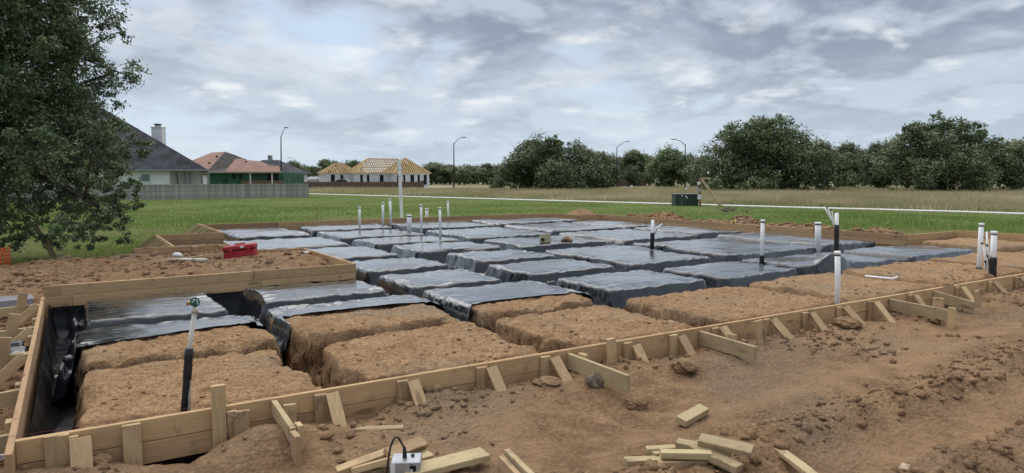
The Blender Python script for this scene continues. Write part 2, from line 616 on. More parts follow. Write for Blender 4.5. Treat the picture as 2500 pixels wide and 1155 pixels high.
def soil_h(u, v, fine=True):
    """soil surface outside the excavation"""
    h = -0.255 + 0.06 * fbm(u * 0.7, v * 0.7, 3, 3)
    h = h + 0.045 * fbm(u * 3.1, v * 3.1, 9, 3)
    if fine:
        h = h + 0.03 * fbm(u * 11, v * 11, 21, 4, 0.6)
    # spoil pushed against the front form
    along = 0.5 + 1.0 * vnoise(u * 1.3, u * 0 + 2.0, 5)
    h = h + 0.075 * np.exp(-((v + 0.25) / 0.32) ** 2) * np.clip(along + 0.25, 0, 1.3) * (u < 21) * (u > -0.6)
    h = h + bump_at(u, v, P(640, 1085, -.2), 0.3, 0.1) + bump_at(u, v, P(1050, 985, -.2), 0.35, 0.06)
    h = h - bump_at(u, v, P(430, 1125, -.3), 0.24, 0.22, 0.14)
    # machine track: two berms with a cleated floor between them
    s = (u - TR0.x) * TN.x + (v - TR0.y) * TN.y
    a = (u - TR0.x) * TD.x + (v - TR0.y) * TD.y
    on = sstep(a, -1.6, -0.2)
    wob = s + 0.1 * vnoise(a * 1.5, a * 0, 8)
    bm = np.exp(-((wob) / 0.21) ** 2) + 0.9 * np.exp(-((wob + 0.85) / 0.16) ** 2) + 0.25 * np.exp(-((wob - 0.5) / 0.2) ** 2)
    h = h + 0.095 * bm * on * (1 + 0.7 * vnoise(u * 4, v * 4, 31))
    fl = np.exp(-((wob + 0.42) / 0.24) ** 4) * on
    h = h - 0.045 * fl + 0.02 * fl * np.sin((a + 0.12 * s) * 2 * math.pi / 0.13) * (0.6 + vnoise(u * 3, v * 3, 33))
    # spoil heap of the porch
    ph = sstep(rect_sd(u, v, [(-1.4, 4.15, 6.05, 10.6)]), -0.9, 0.5)
    h = h + ph * (0.27 + 0.16 * fbm(u * 1.1, v * 1.1, 15, 4))
    h = h + bump_at(u, v, P(690, 628, .1), 0.7, 0.13) + bump_at(u, v, P(480, 655, .05), 0.8, 0.1)
    # heaps outside the right-hand and rear forms
    rr = np.exp(-((u - 19.1) / 0.7) ** 2) * sstep(v, 4.6, 6) * (1 - sstep(v, 15.5, 17.2))
    h = h + rr * (0.32 + 0.35 * fbm(u * 1.4, v * 0.9, 41, 3))
    h = h + bump_at(u, v, (17.8, 17.4), 0.8, 0.5)
    return h


def packed(u, v):
    """soil pressed smooth by the machine track and by feet"""
    s = (u - TR0.x) * TN.x + (v - TR0.y) * TN.y
    a = (u - TR0.x) * TD.x + (v - TR0.y) * TD.y
    wob = s + 0.1 * vnoise(a * 1.5, a * 0, 8)
    k = np.exp(-((wob + 0.42) / 0.24) ** 4) * sstep(a, -1.6, -0.2) + 0.8 * np.exp(-((wob - 0.62) / 0.2) ** 2) * sstep(a, -1.0, 0.5)
    return np.clip(k * (0.8 + fbm(u * 2, v * 2, 34, 3)) + 0.7 * sstep(fbm(u * 0.8, v * 0.8, 35, 3), 0.12, 0.3) * (v < 0), 0, 1)


def grid_axis(parts, far=3500):
    xs = []
    for a, b, st in parts:
        xs += list(np.arange(a, b, st))
    xs.append(parts[-1][1])
    lo, hi, st = xs[0], xs[-1], parts[0][2]
    out, x = [], lo
    while x > -far:
        st *= 1.16
        x -= st
        out.append(x)
    up, x, st = [], hi, parts[-1][2]
    while x < far:
        st *= 1.16
        x += st
        up.append(x)
    return np.array(out[::-1] + xs + up)


def with_lines(ax, lines):
    extra = []
    for l in lines:
        ax = ax[np.abs(ax - l) > 0.02]
        extra += [l - 0.012, l + 0.012]
    return np.unique(np.round(np.concatenate([ax, extra]), 4))


def make_ground():
    us = grid_axis([(-1.6, 6.4, 0.033), (6.4, 12, 0.055), (12, 21, 0.1)])
    vs = grid_axis([(-5.2, -3.4, 0.08), (-3.4, 0, 0.033), (0, 11, 0.09), (11, 19, 0.16)])
    us = with_lines(us, [0, 20.43, 17.98, 4.2, 3.1, 2.06, 3.62, 16.85])
    vs = with_lines(vs, [0, 4.47, 6.0, 9.0, 10.7, 14.1, 16.3, 18.2])
    u, v = np.meshgrid(us, vs)
    soil = rect_sd(u, v, SOIL) + 0.5 * fbm(u * 0.9, v * 0.9, 77, 4)
    grass = sstep(-soil, -0.1, 0.55)
    far = sstep(np.hypot(u - 8, v - 8), 22, 40)
    h = soil_h(u, v) * (1 - grass) + grass * (-0.33 + (0.12 * fbm(u * 0.12, v * 0.12, 50, 3) + 0.02 * fbm(u * 1.5, v * 1.5, 51, 2)) * (1 - far))
    h = h - 0.02 * far
    ins = rect_sd(u, v, HOUSE) > 0
    h = np.where(ins, -0.68 + 0.03 * fbm(u * 3, v * 3, 61, 3), h)
    # tall field lies beyond the pavement strip
    sw0, sw1 = P(700, 472, -.33), P(2500, 522, -.33)
    dx, dy = sw1.x - sw0.x, sw1.y - sw0.y
    L = math.hypot(dx, dy)
    side = ((u - sw0.x) * (-dy) + (v - sw0.y) * dx) / L
    field = sstep(side, 1.0, 3.5)
    n, m = len(us), len(vs)
    verts = np.stack([u.ravel(), v.ravel(), h.ravel()], 1)
    idx = np.arange(n * m).reshape(m, n)
    faces = np.stack([idx[:-1, :-1], idx[:-1, 1:], idx[1:, 1:], idx[1:, :-1]], -1).reshape(-1, 4)
    me = mesh_np('ground', verts, faces, True, {'grass': ('POINT', grass.ravel()), 'field': ('POINT', field.ravel()), 'pack': ('POINT', packed(u, v).ravel())})
    o = link('ground', me, M_GROUND)
    o['kind'] = 'structure'
    return sw0, sw1


SW0, SW1 = make_ground()


def grass_at(u, v):
    soil = rect_sd(u, v, SOIL) + 0.5 * fbm(u * 0.9, v * 0.9, 77, 4)
    return sstep(-soil, -0.1, 0.55)


def lawn_z(u, v):
    far = sstep(np.hypot(u - 8, v - 8), 22, 40)
    return -0.33 + (0.12 * fbm(u * 0.12, v * 0.12, 50, 3) + 0.02 * fbm(u * 1.5, v * 1.5, 51, 2)) * (1 - far) - 0.02 * far


def ground_z(p):
    u, v = np.array([p[0]]), np.array([p[1]])
    g = grass_at(u, v)
    return float((soil_h(u, v) * (1 - g) + g * lawn_z(u, v))[0])


# ------------------------------------------------------------------ soil pads left standing between the trenches
#   (u0, u1, v0, v1, top)
BARE = [(0.36, 1.92, 0.38, 1.93, -0.13), (0.36, 1.95, 2.13, 3.5, -0.1), (2.28, 4.06, 0.4, 1.95, -0.13), (2.3, 4.1, 2.2, 3.72, -0.1),
        (4.42, 6.1, 0.38, 1.98, -0.13), (4.45, 6.2, 2.28, 3.9, -0.1), (6.55, 8.85, 0.4, 2.14, -0.12), (9.15, 11.3, 0.42, 2.2, -0.11),
        (11.6, 14.3, 0.42, 2.2, -0.1), (14.7, 17.5, 0.45, 2.25, -0.1), (17.9, 20.2, 0.45, 2.0, -0.1), (18.1, 20.2, 2.4, 4.2, -0.08)]
BARE_LABEL = ['bare clay pad beside the hose tap in the front left corner', 'clay pad behind the hose tap, rear half under plastic',
              'broad bare clay pad facing the three nailed kickers', 'raised clay strip with plastic over its rear edge, second bay',
              'bare clay pad between two narrow unlined trenches, third bay', 'rounded clay pad with plastic pulled back to its front lip, third bay',
              'bare orange clay pad behind the two long brace planks', 'bare clay pad behind the stained white pipe', 'bare clay pad with a white conduit offcut lying on it',
              'bare clay pad beside the cluster of wrapped risers', 'small bare clay pad past the wrapped risers', 'clay pad in the right jog of the forms']
COVERED = [(0.36, 1.97, 3.98, 5.72, -0.09), (2.3, 4.12, 4.22, 5.75, -0.08), (4.45, 6.2, 4.35, 6.05, -0.1), (4.55, 6.3, 6.5, 8.25, -0.1), (6.75, 8.8, 2.55, 4.2, -0.1),
           (6.7, 8.75, 4.65, 6.3, -0.1), (6.95, 8.9, 6.75, 8.45, -0.1), (9.15, 11.2, 2.62, 4.25, -0.12), (11.35, 14.4, 2.55, 4.3, -0.12), (14.75, 17.6, 2.6, 4.3, -0.11),
           (9.1, 11.35, 4.68, 7.85, -0.11), (11.85, 15.1, 4.75, 8.0, -0.1), (15.5, 17.75, 5.0, 8.6, -0.1), (4.6, 6.25, 8.75, 10.9, -0.1), (3.4, 6.1, 11.3, 13.9, -0.09),
           (2.35, 3.1, 11.3, 13.75, -0.1), (6.7, 8.95, 9.0, 10.75, -0.1), (6.5, 9.0, 11.1, 12.9, -0.1), (9.3, 12.0, 8.7, 10.9, -0.1), (12.35, 15.2, 8.6, 11.7, -0.1),
           (15.6, 17.75, 9.1, 12.0, -0.1), (9.4, 12.2, 11.4, 14.6, -0.1), (12.6, 15.4, 12.2, 15.2, -0.09), (15.8, 17.75, 12.4, 15.6, -0.1), (6.4, 9.0, 13.3, 15.6, -0.1),
           (4.0, 6.05, 14.5, 17.85, -0.06), (6.45, 9.2, 16.0, 17.85, -0.06), (9.6, 12.4, 15.1, 17.85, -0.08), (12.8, 16.4, 15.6, 17.85, -0.06)]


def axis_refined(a, b, step, edges, w, fine):
    xs = list(np.arange(a, b, step)) + [b]
    for e in edges:
        xs += list(np.arange(e - w, e + w, fine))
    xs = np.unique(np.round([x for x in xs if a - 1e-6 <= x <= b + 1e-6], 3))
    keep = [xs[0]]
    for x in xs[1:]:
        if x - keep[-1] > fine * 0.6:
            keep.append(x)
    return np.array(keep)


def pad_top(i, u, v):
    top = BARE[i][4]
    z = top + 0.03 * fbm(u * 1.3, v * 1.3, 130 + i, 3) + 0.012 * fbm(u * 9, v * 9, 150 + i, 3, 0.6)
    wx, wy = u + 0.05 * vnoise(u * 9, v * 9, 140), v + 0.05 * vnoise(u * 9, v * 9, 141)
    # crust broken into flakes: plateaus at three sizes
    z = z + 0.011 * sstep(fbm(wx * 5, wy * 5, 170 + i, 3), -0.04, 0.0)
    z = z + 0.009 * sstep(fbm(wx * 11, wy * 13, 175 + i, 2), -0.06, -0.01)
    z = z + 0.006 * sstep(vnoise(wx * 24, wy * 28, 178 + i), -0.1, 0.05)
    return z


def make_pad(i, r):
    u0, u1, v0, v1, top = r
    near = i < 7
    st = 0.016 if near else 0.045
    m = 0.14
    us = axis_refined(u0 - m, u1 + m, st, [u0, u1], 0.1, 0.0085 if near else 0.03)
    vs = axis_refined(v0 - m, v1 + m, st, [v0, v1], 0.1, 0.0085 if near else 0.03)
    u, v = np.meshgrid(us, vs)
    d = np.minimum(np.minimum(u - u0, u1 - u), np.minimum(v - v0, v1 - v))
    cu, cv = (u0 + u1) / 2, (v0 + v1) / 2
    # rounded corners
    du, dv = np.abs(u - cu) - (u1 - u0) / 2 + 0.09, np.abs(v - cv) - (v1 - v0) / 2 + 0.09
    d = -(np.hypot(np.maximum(du, 0), np.maximum(dv, 0)) + np.minimum(np.maximum(du, dv), 0) - 0.09)
    d = d + 0.14 * fbm(u * 2.0, v * 2.0, 100 + i, 3, 0.5)
    topz = pad_top(i, u, v)
    wall = sstep(d, -0.06, 0.012)
    lip = 0.02 * sstep(d, 0.09, 0.0) + 0.05 * sstep(d, 0.14, 0.0) * sstep(fbm(u * 3.5, v * 3.5, 260 + i, 2), 0.12, 0.3)
    z = -0.72 + (topz - lip + 0.72) * wall
    z = z + 0.05 * fbm(u * 8 + z * 3, v * 8, 190 + i, 3, 0.6) * (wall * (1 - wall) * 4)
    n, mm = len(us), len(vs)
    c = Vector((cu, cv, -0.68))
    # sideways roughness on the cut faces
    k = wall * (1 - wall) * 4
    uu = u + 0.1 * k * fbm(u * 9 + v * 5, z * 12 + v * 4, 210 + i, 4, 0.6)
    vv = v + 0.1 * k * fbm(v * 9 + u * 5, z * 12 + u * 4, 230 + i, 4, 0.6)
    verts = np.stack([uu.ravel() - c.x, vv.ravel() - c.y, z.ravel() - c.z], 1)
    idx = np.arange(n * mm).reshape(mm, n)
    faces = np.stack([idx[:-1, :-1], idx[:-1, 1:], idx[1:, 1:], idx[1:, :-1]], -1).reshape(-1, 4)
    o = link('soil_pad', mesh_np('soil_pad', verts, faces, not near), M_PAD, None, Matrix.Translation(c))
    tag(o, BARE_LABEL[i], 'soil pad', 'bare soil pads between the trenches')


for i_, r_ in enumerate(BARE):
    make_pad(i_, r_)


# ------------------------------------------------------------------ black plastic sheet
def sheet_edge(u):
    """front edge of the big sheet (v) as it was pulled back"""
    xs = np.array([0, 0.3, 0.36, 1.95, 2.0, 2.28, 2.3, 4.1, 4.2, 4.4, 4.5, 6.15, 6.3, 6.5, 6.8, 8.7, 8.95, 9.1, 11.2, 11.3, 14.3, 14.6, 17.6, 18.0])
    ys = np.array([2.62, 2.62, 2.68, 2.93, 2.6, 2.6, 3.16, 3.04, 2.6, 2.5, 2.66, 2.72, 2.3, 2.26, 2.24, 2.26, 2.24, 2.26, 2.28, 2.27, 2.28, 2.3, 2.3, 2.3])
    return np.interp(u, xs, ys) + 0.035 * fbm(u * 3, u * 0 + 4, 300, 3)


def make_sheet():
    pads = COVERED + [BARE[i] for i in (1, 3, 5)]
    eu = sorted({e for p in pads for e in p[:2]})
    ev = sorted({e for p in pads for e in p[2:4]})
    ev = [e for e in ev if e > 2.0]
    us = axis_refined(0.05, 17.93, 0.055, [e for e in eu if e < 12], 0.16, 0.022)
    vs = np.concatenate([axis_refined(2.15, 9.0, 0.05, [e for e in ev if e < 9], 0.16, 0.022), axis_refined(9.04, 18.15, 0.085, [e for e in ev if e > 9], 0.16, 0.04)])
    u, v = np.meshgrid(us, vs)
    best = np.full(u.shape, 1e9)
    along = np.zeros(u.shape)
    pid = np.zeros(u.shape)
    top = np.full(u.shape, -0.1)
    for k, (a, b, c, d, z) in enumerate(pads):
        du, dv = np.abs(u - (a + b) / 2) - (b - a) / 2, np.abs(v - (c + d) / 2) - (d - c) / 2
        rr = 0.2
        s = np.hypot(np.maximum(du + rr, 0), np.maximum(dv + rr, 0)) + np.minimum(np.maximum(du, dv) + rr, 0) - rr
        win = s < best
        best = np.where(win, s, best)
        along = np.where(win, 1 / (1 + np.exp(-(dv - du) / 0.07)), along)
        pid = np.where(win, k * 3.7, pid)
        top = np.where(win, z, top)
    s = best + 0.11 * fbm(u * 1.1, v * 1.1, 420, 2) * sstep(v, 3.7, 5.0)
    bare = sstep(rect_sd(u, v, [BARE[i][:4] for i in (1, 3, 5)]), -0.3, -0.15) * (pid > 3.7 * (len(COVERED) - 0.5))
    s = s - 0.1 * bare
    # vertical folds grow down the drop
    drop = sstep(s, -0.02, 0.1)
    def pleat(q):
        return 1.3 * (0.3 - np.abs(vnoise(q * 4.2, q * 0 + 1.0, 401)) * 2) + 0.7 * (0.3 - 2 * np.abs(vnoise(q * 9.5 + s * 3, q * 0 + 3.0, 402)))
    fold = pleat(u + pid) * along + pleat(v + pid) * (1 - along)
    s2 = s + 0.115 * fold * drop + 0.012 * fbm(u * 4, v * 4, 404, 2)
    t = sstep(s2, -0.1, 0.1)
    depth_ = 0.5 + 0.14 * vnoise(u * 0.8, v * 0.8, 405)
    z = top + 0.012 + 0.03 * bare + 0.03 * fbm(u * 0.9, v * 0.9, 406, 2) - depth_ * t
    # long shallow pull wrinkles across the tops, tighter near the edges
    wr = np.abs(fbm(u * 0.9 + 0.3 * v, v * 4.2 - 0.4 * u, 407, 2))
    wr2 = np.abs(fbm(u * 4.0 - 0.8 * v, v * 1.6 + 0.9 * u, 408, 3))
    edge = np.exp(-(s / 0.3) ** 2)
    z = z - (0.008 + 0.012 * np.exp(-(s / 0.16) ** 2)) * wr * (1 - 0.6 * t) - 0.018 * wr2 * edge + 0.02 * fold * edge
    pull = np.abs(fbm(u * 1.6 + v * 1.2, v * 1.0 - u * 1.5, 430, 2))
    z = z - 0.028 * pull * np.exp(-(s / 0.45) ** 2) * (1 - t)
    crn = np.exp(-((u - 13.2) ** 2 + (v - 9.0) ** 2) / 9)
    z = z + 0.02 * crn * fbm(u * 2.5, v * 2.5, 409, 3)
    # gathered up round the wrapped riser
    g = P(2043, 650, -.1)
    z = z + 0.2 * np.exp(-((u - g.x) ** 2 + (v - g.y) ** 2) / 0.16) + 0.07 * np.exp(-((u - g.x) ** 2 + (v - g.y) ** 2) / 1.2)
    g = P(1590, 604, -.1)
    z = z + 0.08 * np.exp(-((u - g.x) ** 2 + (v - g.y) ** 2) / 0.2)
    # clear of the pads' crumbled surface
    for i in (1, 3, 5):
        a, b, c, d, _ = BARE[i]
        on = (u > a - .06) & (u < b + .06) & (v > c) & (v < d + .03)
        z = np.where(on & (t < 0.35), np.maximum(z, pad_top(i, u, v) + 0.012), z)
    edv = sheet_edge(u)
    z = z + 0.004 * (t < 0.2)
    z = np.maximum(z, -0.645 + 0.02 * fbm(u * 4, v * 4, 411, 2))
    keep = (v > edv) & (rect_sd(u, v, HOUSE) > 0.05)
    # let the cut edge follow the line instead of the grid
    snap = (v < edv) & (v > edv - 0.07)
    v = np.where(snap, edv, v)
    keep = keep | (snap & (rect_sd(u, v, HOUSE) > 0.05))
    n, m = len(us), len(vs)
    idx = np.arange(n * m).reshape(m, n)
    fk = keep[:-1, :-1] & keep[:-1, 1:] & keep[1:, 1:] & keep[1:, :-1]
    faces = np.stack([idx[:-1, :-1], idx[:-1, 1:], idx[1:, 1:], idx[1:, :-1]], -1)[fk]
    used = np.unique(faces)
    remap = np.zeros(n * m, int)
    remap[used] = np.arange(len(used))
    verts = np.stack([u.ravel(), v.ravel(), z.ravel()], 1)[used]
    o = link('plastic_sheet', mesh_np('plastic_sheet', verts, remap[faces], True), M_SHEET)
    tag(o, 'glossy black plastic sheeting draped over the grid of soil pads and trenches', 'plastic sheet')


make_sheet()


def liner(name, along0, along1, prof, axis, label, seed, step=0.03, side=1):
    """strip of plastic: profile (offset, z) swept along u or v with loose folds"""
    ss = np.arange(along0, along1, step)
    pr = np.array(prof)
    tt = np.linspace(0, len(pr) - 1, (len(pr) - 1) * 6 + 1)
    off, zz = np.interp(tt, range(len(pr)), pr[:, 0]), np.interp(tt, range(len(pr)), pr[:, 1])
    S, O = np.meshgrid(ss, off, indexing='ij')
    _, Z = np.meshgrid(ss, zz, indexing='ij')
    f = vnoise(S * 6, Z * 1.5, seed) + 0.5 * vnoise(S * 14, Z * 3, seed + 1)
    O = np.maximum(O + 0.09 * f * sstep(-Z, 0.05, 0.3), 0.03) if side > 0 else np.minimum(O + 0.055 * f * sstep(-Z, 0.05, 0.3), pr[0, 0] + .01)
    Z = Z + 0.035 * fbm(S * 2.5, O * 7, seed + 2, 2)
    A, B = (S, O) if axis == 'u' else (O, S)
    n, m = S.shape
    idx = np.arange(n * m).reshape(n, m)
    faces = np.stack([idx[:-1, :-1], idx[1:, :-1], idx[1:, 1:], idx[:-1, 1:]], -1).reshape(-1, 4)
    o = link(name, mesh_np(name, np.stack([A.ravel(), B.ravel(), Z.ravel()], 1), faces, True), M_LINER)
    tag(o, label, 'plastic sheet')


liner('plastic_liner', 0.06, 5.9, [(0.045, -0.12), (0.06, -0.3), (0.09, -0.55), (0.17, -0.63), (0.3, -0.62)], 'v',
      'black plastic lining the trench inside the left side form', 500)
liner('plastic_liner', 0.12, 2.2, [(0.05, -0.18), (0.06, -0.35), (0.1, -0.55), (0.2, -0.62)], 'u',
      'black plastic lining behind the front form, showing under its lowest plank', 510)

liner('plastic_liner', 0.06, 4.16, [(5.93, -0.12), (5.92, -0.3), (5.88, -0.5), (5.8, -0.58)], 'u',
      'black plastic lining the foot of the two-plank porch form', 520, side=-1)

# ------------------------------------------------------------------ timber forms
T, BH = 0.038, 0.14


def planks(parent, p0, p1, ztop, rows, cuts, mat=W_FORM, bh=BH):
    """rows of planks between two plan points, butted at the given fractions; outer face on the line"""
    p0, p1 = Vector((p0[0], p0[1], 0)), Vector((p1[0], p1[1], 0))
    for r in range(rows):
        cs = [0.0] + [c + 0.03 * r for c in cuts] + [1.0]
        for a, b in zip(cs[:-1], cs[1:]):
            q0, q1 = p0.lerp(p1, a), p0.lerp(p1, b)
            g = (q1 - q0).normalized() * 0.0015
            zc = ztop - bh / 2 - r * (bh + 0.004) + R_.uniform(-.002, .002)
            beam('plank', q0 + g + Vector((0, 0, zc)), q1 - g + Vector((0, 0, zc)), T, bh, mat, parent)


def stake(parent, p, zt, zb, lean=(0, 0), w=0.089, t=T, face='u', mat=W_STAKE, name='stake', roll=0.0):
    a = Vector((p[0] + lean[0], p[1] + lean[1], zt))
    b = Vector((p[0], p[1], zb))
    up = Vector((0, 1, 0)) if face == 'u' else Vector((1, 0, 0))
    return beam(name, b, a, w, t, mat, parent, up=up, roll=roll)


def front_form():
    e = thing('front_form', (10, -0.02, -0.3), 'long front timber form of stacked planks with stakes and kickers on its outer side', 'formwork')
    planks(e, (0.0, -T / 2), (20.43, -T / 2), 0.0, 2, [3.15 / 20.43, 8.05 / 20.43, 12.9 / 20.43, 17.6 / 20.43])

    def unit(px, lo=-0.06, ln=0.34, drop=0.36, dpx=0, top=-0.02, du=0.0, w=0.089, st=True):
        u = u_on_front(px)
        if st:
            stake(e, (u, -T - 0.022), top, -0.46, (0, 0))
        u2 = u + 0.075 + dpx
        beam('kicker', (u2, -T - 0.05, lo), (u2 + du, -T - 0.05 - ln, lo - drop), T, w, W_STAKE, e, up=Vector((0.0, 0.7, 1)), roll=math.pi / 2)

    # heavy stakes by the corner
    for px, zt, w in ((104, 0.005, 0.07), (131, 0.0, 0.075)):
        stake(e, (u_on_front(px), -T - 0.022), zt, -0.5, (R_.uniform(-.01, .01), 0), w=w)
    unit(150, -0.03, 0.26, 0.42, dpx=-0.02, w=0.11)
    u = u_on_front(303)
    stake(e, (u, -T - 0.06), -0.005, -0.5, (0, 0.03), w=0.1)
    stake(e, (u_on_front(519), -T - 0.022), 0.155, -0.44, (0, 0), w=0.085)
    stake(e, (u_on_front(551), -T - 0.022), -0.03, -0.5, (0, 0), w=0.06)
    stake(e, (u_on_front(563), -T - 0.085), -0.03, -0.44, (0.03, 0.03), w=0.095)
    unit(770, -0.02, 0.26, 0.3)
    unit(972, -0.03, 0.18, 0.2)
    unit(1166, -0.03, 0.24, 0.24)
    unit(1322, -0.04, 0.26, 0.22)
    stake(e, (u_on_front(1476), -T - 0.1), 0.06, -0.4, (-0.02, 0.02))
    unit(1524, -0.05, 0.16, 0.2)
    unit(1636, -0.04, 0.2, 0.22)
    unit(1738, -0.02, 0.26, 0.24)
    stake(e, (u_on_front(1806), -T - 0.3), 0.05, -0.42, (-0.04, 0.06), w=0.12)
    for px in (1862, 1957, 2040, 2115, 2212, 2327, 2406, 2470):
        unit(px, -0.03, R_.uniform(0.2, 0.29), 0.24, du=R_.uniform(-0.05, 0.05))
    for u in np.arange(14.2, 20, 1.05):
        stake(e, (u, -T - 0.022), -0.02, -0.45)
        beam('kicker', (u + .08, -0.09, -0.04), (u + .08, -0.5, -0.33), T, 0.089, W_STAKE, e, up=Vector((0, .7, 1)), roll=math.pi / 2)

    # long brace planks set on edge, running away from the form
    def brace(px, v1, z0, z1, stakes, h=BH, du=0.0, mat=W_PALE):
        u = u_on_front(px)
        beam('brace_plank', (u, -T - 0.004, z0 - h / 2), (u + du, v1, z1 - h / 2), T, h, mat, e)
        for vv, zt, ww, off in stakes:
            stake(e, (u + du * vv / v1 + off, vv), zt, -0.48, (R_.uniform(-.02, .02), R_.uniform(-.02, .02)), w=ww, face='v', mat=W_STAKE)

    brace(657, -0.52, -0.01, -0.06, [(-0.5, -0.05, 0.09, 0.04), (-0.6, -0.06, 0.11, 0.0)], h=0.1)
    stake(e, (u_on_front(686), -T - 0.03), -0.05, -0.45, (0.02, 0))
    brace(1382, -0.82, -0.03, -0.04, [(-0.2, -0.01, 0.1, 0.045)])
    brace(1703, -0.72, -0.03, -0.05, [(-0.42, 0.0, 0.1, 0.045)])
    brace(2165, -0.82, -0.03, -0.06, [(-0.6, 0.06, 0.12, 0.045), (-0.8, -0.02, 0.08, -0.045)])
    brace(2272, -0.55, -0.02, -0.1, [(-0.2, 0.1, 0.12, 0.045)])
    u = u_on_front(2395, -0.45)
    stake(e, (u, -0.45), 0.0, -0.45, (-0.04, 0.03), w=0.11)
    beam('string_line', (-0.05, -0.006, 0.018), (12, -0.006, 0.012), 0.0015, 0.0015, simple('string_red', (0.16, 0.04, 0.045), 0.8), e, c=0.0, jit=0)
    tw = tube('twine', [(u_on_front(563) - 0.06, -0.13, -0.03), (u_on_front(563), -0.155, -0.06), (u_on_front(563) + .045, -0.14, -0.02), (u_on_front(563) - .01, -0.15, -0.03),
                        (u_on_front(563) - .07, -0.13, -0.12), (u_on_front(563) - .06, -0.12, -0.25)], 0.006, W_OLD, e, 5)


def left_form():
    e = thing('side_form', (-0.02, 3, -0.3), 'left side timber form along the lined trench, braced from outside', 'formwork')
    planks(e, (-T / 2, -0.25), (-T / 2, 5.72), 0.0, 3, [0.47])
    for py, lx, sl in ((748, 1.3, 0.05), (805, 1.4, -0.1), (868, 1.2, 0.0), (962, 1.2, -0.12), (1075, 1.1, 0.0)):
        px = 133 - (py - 723) * 96 / 349
        q = P(px, py, -0.1)
        v = q.y
        beam('brace_plank', (-T - 0.004, v, -0.11), (-lx, v + sl, -0.16), T, 0.11, W_PALE, e)
        stake(e, (-0.3, v - 0.045), 0.1, -0.4, (0.09, 0.03), w=0.1)
        if py < 960:
            beam('kicker', (-0.06, v - 0.35, -0.02), (-0.42, v - 0.5, -0.33), T, 0.089, W_STAKE, e, roll=0.3)
    for v in (0.5, 1.45, 2.5, 3.3, 4.3, 5.3):
        stake(e, (-T - 0.022, v), -0.03, -0.45, (0, 0), face='v')


def porch_forms():
    e = thing('porch_form', (2.1, 6.0, -0.2), 'two-plank form between the porch heap and the lined garage trench', 'formwork')
    planks(e, (-0.02, 5.86), (4.18, 6.0), 0.115, 2, [0.045, 0.62])
    planks(e, (4.2, 6.03), (4.2, 8.98), 0.115, 2, [0.4], W_FORM)
    planks(e, (4.18, 9.0), (3.12, 9.05), 0.115, 2, [], W_FORM)
    stake(e, (P(567, 655, .1).x, 6.05), 0.19, -0.3, (0, 0), w=0.07)
    for u in (0.7, 1.9, 3.6):
        stake(e, (u, 6.05 - 0.0), 0.06, -0.3)
    e = thing('rear_porch_form', (2.0, 10.75, -0.2), 'short plank form behind the red toolbox with two square stakes', 'formwork')
    planks(e, (1.35, 10.72), (3.1, 10.72), 0.115, 2, [], W_FORM)
    planks(e, (3.1, 10.7), (3.1, 9.1), 0.115, 2, [], W_FORM)
    for u in (2.45, 2.98):
        stake(e, (u, 10.65), 0.1, -0.3, w=0.12, t=0.08)
    e = thing('corner_form', (2.08, 12.4, -0.2), 'plank form at the porch corner propped by a fan of slanted kickers', 'formwork')
    planks(e, (2.07, 10.78), (2.07, 14.06), 0.115, 2, [0.5])
    planks(e, (2.1, 14.1), (3.6, 14.1), 0.115, 2, [])
    for i in range(7):
        v = 11.0 + i * 0.5
        stake(e, (2.07 - 0.045, v), 0.1, -0.35, face='v')
        beam('kicker', (2.03, v + .06, 0.1), (1.5, v + .12, -0.3), T, 0.06, W_PALE, e, roll=0.2)
    e = thing('rear_corner_form', (3.62, 16, -0.2), 'far left corner form with slanted kickers facing the grass', 'formwork')
    planks(e, (3.6, 14.14), (3.6, 18.2), 0.115, 2, [0.5])
    for i in range(6):
        v = 14.6 + i * 0.65
        stake(e, (3.6 - 0.045, v), 0.1, -0.35, face='v')
        beam('kicker', (3.55, v + .06, 0.1), (2.9, v + .12, -0.3), T, 0.07, W_PALE, e, roll=0.2)
    e = thing('rear_form', (10, 18.2, -0.2), 'long rear timber form against the grass, straight past the thin white pipes', 'formwork')
    planks(e, (3.62, 18.22), (16.86, 18.22), 0.075, 2, [0.18, 0.47, 0.76])
    for u in np.arange(4.2, 16.6, 1.2):
        stake(e, (u, 18.27), 0.09, -0.4)
    e = thing('rear_jog_form', (16.9, 17, -0.2), 'short stepped form beside the rear spoil heap', 'formwork')
    planks(e, (16.88, 18.18), (16.88, 16.32), 0.075, 2, [])
    planks(e, (16.9, 16.3), (17.98, 16.3), 0.075, 2, [])
    e = thing('right_form', (18, 10, -0.2), 'long right-hand timber form with spoil heaps along its outside', 'formwork')
    planks(e, (18.0, 16.28), (18.0, 4.48), 0.075, 2, [0.22, 0.5, 0.78])
    for v in np.arange(5, 16, 1.2):
        stake(e, (18.06, v), 0.09, -0.35, face='v')
    e = thing('right_jog_form', (20, 4, -0.2), 'stepped plank form jutting out at the right end before the grass', 'formwork')
    planks(e, (18.02, 4.49), (20.43, 4.49), 0.075, 2, [0.55])
    planks(e, (20.45, 4.47), (20.45, 0.0), 0.1, 2, [0.5])


front_form()
left_form()
porch_forms()


